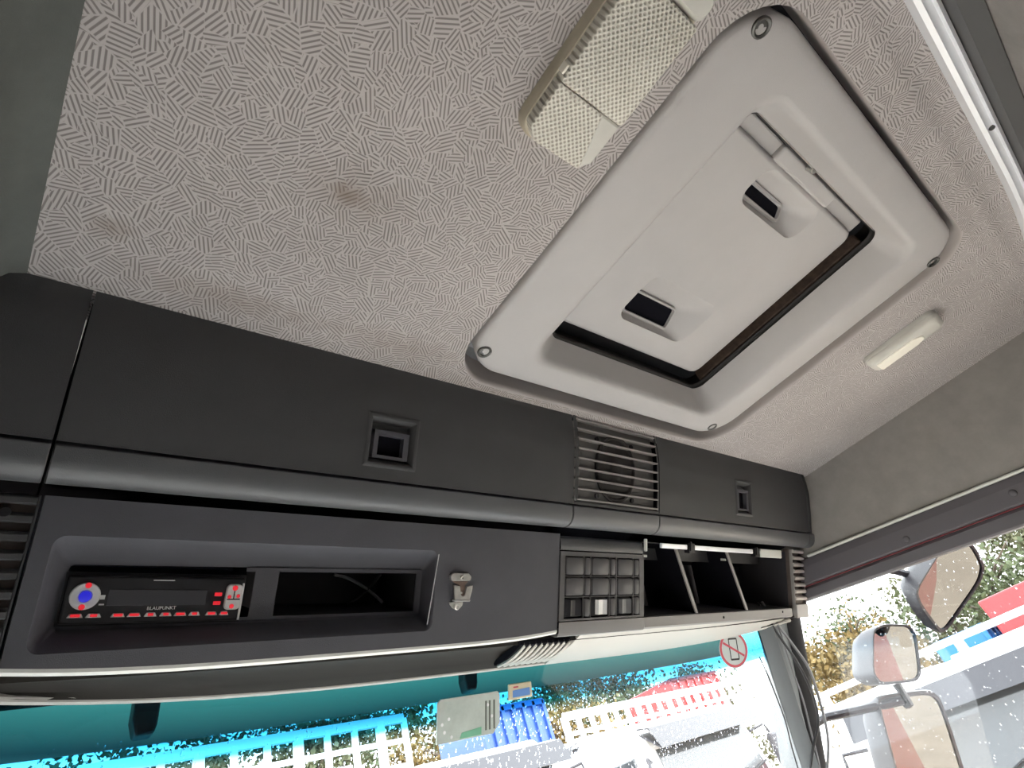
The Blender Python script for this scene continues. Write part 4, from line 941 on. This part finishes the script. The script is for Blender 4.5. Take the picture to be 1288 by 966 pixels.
def truck(label, loc, rz, w_=2.3, h=2.9, zv=.0, box=None, body=M_white, vis=True, cab_d=1.9, bl=1.9):
    """cab-over lorry, front towards local -Y; h is roof height above the yard"""
    t = bpy.data.objects.new('truck', None); COL.objects.link(t); t.location = (loc[0], loc[1], 0); t.rotation_euler = (0, 0, rz)
    ORG[t.name] = np.array([0, 0, G0]); props(t, label, 'truck', 'parked trucks in the yard')
    Z = lambda z: z + G0                                    # local heights above ground
    hw = w_ / 2
    def loopz(z, i, yf): return [(-hw + i, yf, Z(z)), (hw - i, yf, Z(z)), (hw - i, cab_d, Z(z)), (-hw + i, cab_d, Z(z))]
    mb = MB(); mb.loft([loopz(.55, .05, .05), loopz(.9, .0, 0), loopz(h - 1.05, 0, .0), loopz(h - .22, .05, .13), loopz(h, .16, .30)], True, True); mb.build('cab', body, t, bevel=.05, seg=3)
    # windscreen
    z0, z1 = h - .98, h - .34
    def fy(z): return .0 + .13 * (z - (h - 1.05)) / .83 - .012
    mb = MB(); mb.loft([[(-hw + .14, fy(z0), Z(z0)), (hw - .14, fy(z0), Z(z0)), (hw - .16, fy(z1), Z(z1)), (-hw + .16, fy(z1), Z(z1))], [(-hw + .14, fy(z0) + .03, Z(z0)), (hw - .14, fy(z0) + .03, Z(z0)), (hw - .16, fy(z1) + .03, Z(z1)), (-hw + .16, fy(z1) + .03, Z(z1))]], True, True); mb.build('windscreen', M_tglass, t, bevel=.01)
    if vis:
        mb = MB(); mb.loft([[(x, y_, Z(z)) for x in (-hw + .02, -hw * .5, 0, hw * .5, hw - .02)] for y_, z in ((.16, h - .08), (-.02, h - .12), (-.12, h - .36), (-.10, h - .36), (.16, h - .16))], closed=False); mb.build('sun_visor', M_visor, t, solid=.02)
    for s in (-1, 1):
        mb = MB(); mb.tube([(s * .25, -.03, Z(z0 - .02)), (s * .25 + .35, -.04, Z(z0 + .10)), (s * .25 + .75, -.02, Z(z0 + .16))], .014, 6); mb.build('wiper', M_black, t, smooth=True)
        mb = MB(); mb.box((s * (hw + .012), .75, Z(h - .62)), (.03, .85, .55)); mb.build('door_window', M_tglass, t, bevel=.03)
        mb = MB(); mb.box((s * (hw + .016), .75, Z(1.35)), (.03, .95, 1.0)); mb.build('door', body, t, bevel=.02)
        mb = MB(); mb.box((s * (hw + .22), -.05, Z(h - .75)), (.20, .10, .42)); mh = mb.build('side_mirror', M_mhouse, t, bevel=.04)
        mb = MB(); mb.tube([(s * (hw - .02), .12, Z(h - .45)), (s * (hw + .2), -.02, Z(h - .42)), (s * (hw + .22), -.04, Z(h - .55))], .02, 6); mb.build('mirror_arm', M_mhouse, mh, smooth=True)
        mb = MB(); mb.box((s * (hw - .28), -.01, Z(.85)), (.40, .06, .22)); mb.build('headlamp', M_tglass, t, bevel=.03)
        mb = MB(); mb.box((s * (hw - .06), .0, Z(1.20)), (.10, .06, .16)); mb.build('indicator', M_orange, t, bevel=.02)
        for yw in ((.95, 2.1 + bl * .6) if bl > .5 else (.95,)):
            mb = MB(); c = np.array([s * (hw - .16), yw, Z(.5)]); mb.loft([[c + np.array([s * d, r * math.cos(a), r * math.sin(a)]) for a in [i * math.pi / 10 for i in range(20)]] for d, r in ((-.14, .42), (-.13, .5), (.13, .5), (.14, .44), (.10, .28), (.12, .12))], True, True); mb.build('wheel', M_tyre, t, smooth=True)
    mb = MB(); mb.box((0, -.03, Z(.55)), (w_ - .06, .14, .34)); mb.build('bumper', M_mhouse, t, bevel=.04)
    mb = MB()
    mb.box((0, -.012, Z(1.30)), (w_ * .55, .04, .30)); mb.build('grille', M_visor, t, bevel=.02)
    mb = MB(); mb.box((0, 1.5 + bl / 2, Z(.85)), (.9, bl + .6, .3)); mb.build('chassis', M_mhouse, t)
    if box:
        bh, bm_ = box; mb = MB(); mb.box((0, 2.0 + bl / 2, Z(1.05 + bh / 2)), (w_ + .1, bl, bh)); mb.build('cargo_body', bm_, t, bevel=.03)
    return t

truck('white truck with smoked visor facing us at the right of the windscreen', (7.55, 5.2), 0, 2.35, 3.40, bl=.1)
truck('white truck facing us right of the grey green card', (4.70, 6.0), 0, 2.05, 3.62, box=(1.8, M_blue), bl=1.4)
truck('white truck shown half behind the grey green card', (2.0, 6.4), math.radians(-4), 2.0, 3.60, box=(1.6, M_white), bl=1.4)
truck('white truck parked sideways between the two nearest windscreen trucks', (7.6, 8.85), math.radians(-90), 2.2, 3.75, box=(1.2, M_white))
truck('white truck at the far left behind the windscreen', (-.75, 6.6), math.radians(6), 2.2, 3.75, box=(1.6, M_blue), bl=1.4)
truck('white truck facing our door beyond the mirrors', (7.4, 2.15), math.radians(-90), 2.45, 2.80, bl=.1)

def stake_trailer(label, x0, x1, y, z0, z1, pitch, slant=0.0, ang=0.0, name='stake_trailer'):
    t = empty(name, ((x0 + x1) / 2, y, G0), label, 'trailer', 'white slatted trailers', ang); org = ORG[t.name]; cx = (x0 + x1) / 2
    def B(nm, c, d, m_=M_white):
        mb = MB(); mb.box(c, d); mb.build(nm, m_, t, bevel=.01)
    for z, hgt in ((z1, .16), ((z0 + z1) / 2 + .05, .08), (z0, .2)):
        B('rail', (cx, y, z), (x1 - x0, .08, hgt))
    n = int((x1 - x0) / pitch)
    for i in range(n + 1): B('post', (x0 + (x1 - x0) * i / n, y, (z0 + z1) / 2), (.10 if i % 3 else .16, .09, z1 - z0))
    B('bed', (cx, y + 1.2, z0 - .1), (x1 - x0, 2.4, .2)); B('back_board', (cx, y + 2.3, (z0 + z1) / 2 - .1), (x1 - x0, .06, (z1 - z0) * .8))
    for xx in (x0 + 1.2, x1 - 1.2):
        for yy in (y + .3, y + 2.1):
            mb = MB(); c = np.array([xx, yy, G0 + .5]); mb.loft([[c + np.array([r * math.cos(a), d, r * math.sin(a)]) for a in [i * math.pi / 9 for i in range(18)]] for d, r in ((-.13, .45), (-.12, .5), (.12, .5), (.13, .45))], True, True); mb.build('wheel', M_tyre, t, smooth=True)
            mb = MB(); mb.box((xx, yy, (G0 + .5 + z0) / 2), (.2, .2, z0 - G0 - .5)); mb.build('axle_stand', M_mhouse, t)
    return t
stake_trailer('long white slatted trailer behind the windscreen trucks', 10.2, 20.5, 10.4, 1.15, 1.95, .42)
stake_trailer('shorter white slatted trailer at the left of the windscreen', 1.4, 6.6, 11.0, 1.75, 2.6, .5)

def bodybox(name, label, cat_, c, d, m_, n=6, ang=0.0):
    """corrugated body: panel ribs, corner posts and rails"""
    t = empty(name, (c[0], c[1], c[2] - d[2] / 2), label, cat_, None, ang)
    mb = MB(); mb.box(c, d); mb.build('body', m_, t, bevel=.03)
    for s in (-1, 1):
        mb = MB(); mb.box((c[0], c[1] - d[1] / 2 - .02, c[2] + s * (d[2] / 2 - .06)), (d[0] + .04, .08, .12)); mb.build('rail', m_, t, bevel=.01)
    for i in range(n + 1):
        mb = MB(); mb.box((c[0] - d[0] / 2 + d[0] * i / n, c[1] - d[1] / 2 - .02, c[2]), (.09, .08, d[2] - .05)); mb.build('rib', m_, t, bevel=.01)
    mb = MB(); mb.box((c[0], c[1], (c[2] - d[2] / 2 + G0) / 2), (d[0] * .9, d[1] * .7, c[2] - d[2] / 2 - G0)); mb.build('undercarriage', M_mhouse, t)
    return t
bodybox('cargo_container', 'red cargo body behind the white trailer in the windscreen', 'container', (19.9, 14.4, 1.75), (2.9, 2.2, 2.5), M_redp)
bodybox('cargo_container', 'blue cargo body behind the middle windscreen truck', 'container', (8.65, 11.0, .9), (1.7, 1.6, 2.9), M_blue)
bodybox('cargo_container', 'red cargo body beyond the door glass at the right edge', 'container', (14.8, 2.05, .35), (2.2, 1.5, 1.3), M_redp)
bodybox('cargo_container', 'bright blue cargo body beyond the kerb mirror', 'container', (14.8, 3.5, .15), (2.0, .9, 1.1), M_blue2)
# white rails beyond the door glass, running fore and aft
rr_ = empty('rail_fence', (11.0, 2.5, G0), 'white double rail fence beyond the door glass', 'fence')
for z in (.24, .50):
    mb = MB(); mb.box((11.0, 2.2, z), (.10, 8.4, .09)); mb.build('rail', M_white, rr_, bevel=.01)
for k in range(8):
    mb = MB(); mb.box((11.0, -1.8 + 1.15 * k, (G0 + .5) / 2), (.12, .12, .5 - G0)); mb.build('post', M_white, rr_, bevel=.01)
# dark van roofs and crates between rails
for k, (y, c, lb) in enumerate(((2.45, M_white, 'white van body behind the rail fence'), (4.6, M_white, 'white van body behind the fence post, farther forward'))):
    bodybox('van_body', lb, 'van', (12.4, y, -.1), (1.6, 1.5, .9), c, 4)

# trees
def tree(label, x, y, h, cr, m_, seed, dens=6500):
    g = random.Random(seed); t = empty('tree', (x, y, G0), label, 'tree', 'trees behind the yard')
    mb = MB(); mb.tube([(x, y, G0), (x + .1, y, G0 + h * .35), (x + g.uniform(-.3, .3), y, G0 + h * .75), (x, y, G0 + h * .95)], [.22, .17, .09, .03], 8)
    for k in range(9):
        a = g.uniform(0, 6.28); z = G0 + h * g.uniform(.35, .8); l = cr * g.uniform(.5, .9); mb.tube([(x, y, z), (x + l * .5 * math.cos(a), y + l * .5 * math.sin(a), z + l * .35), (x + l * math.cos(a), y + l * math.sin(a), z + l * .55)], [.07, .05, .02], 5)
    mb.build('trunk', M_bark, t, smooth=True)
    cl = [(x + g.gauss(0, cr * .45), y + g.gauss(0, cr * .45), G0 + h * g.uniform(.35, 1.0), cr * g.uniform(.25, .5)) for k in range(26)]
    mb = MB()
    for i in range(dens):
        cx, cy, cz, r = g.choice(cl); p = np.array([g.gauss(cx, r * .5), g.gauss(cy, r * .5), g.gauss(cz, r * .45)]); s = g.uniform(.07, .16)
        u = np.array([g.gauss(0, 1) for _ in range(3)]); u /= np.linalg.norm(u); v = np.cross(u, [g.gauss(0, 1) for _ in range(3)]); v /= np.linalg.norm(v)
        mb.add([p - u * s, p + v * s * .6, p + u * s, p - v * s * .6], [(0, 1, 2, 3)])
    o = mb.build('foliage', m_, t, recalc=False); o['kind'] = 'stuff'
TR = [(4.5, 23.5, 8.8, 2.5, 0, 'in the windscreen, leftmost of the near row'), (10, 23, 8.6, 2.5, 1, 'in the windscreen, second of the near row from the left'), (15.5, 23, 8.4, 2.5, 2, 'in the windscreen, third of the near row from the left'),
      (21, 22.5, 8.4, 2.5, 2, 'in the windscreen, fourth of the near row from the left'), (26.5, 22, 8.0, 2.5, 0, 'in the windscreen, just right of the red cargo body'), (32, 21, 7.6, 2.5, 1, 'nearest the windscreen pillar'),
      (8, 30, 9.8, 2.8, 0, 'in the windscreen, leftmost of the far row'), (15, 30, 9.8, 2.8, 0, 'in the windscreen, second of the far row from the left'), (22, 29.5, 9.6, 2.8, 1, 'in the windscreen, behind the long white trailer'), (29, 29, 9.2, 2.8, 0, 'in the windscreen, far right behind the others'),
      (29, 11.2, 6.0, 2.7, 2, 'in the door glass, low beside the pillar'), (36, 14.5, 7.0, 2.8, 0, 'in the door glass, left of the wide angle mirror'), (36, 8.8, 7.2, 2.8, 1, 'in the door glass, above the wide angle mirror'),
      (29, 5.4, 6.2, 2.7, 0, 'in the door glass, left of the kerb mirror'), (36, 3.0, 7.2, 2.8, 1, 'in the door glass, right of the kerb mirror'), (29, .2, 6.4, 2.7, 0, 'at the right picture edge')]
NM = ['green', 'olive', 'yellowing']
for i, (x, y, h, c, k, wh) in enumerate(TR): tree('%s tree %s' % (NM[k], wh), x, y, h, c, M_leaf[k], 20 + i)
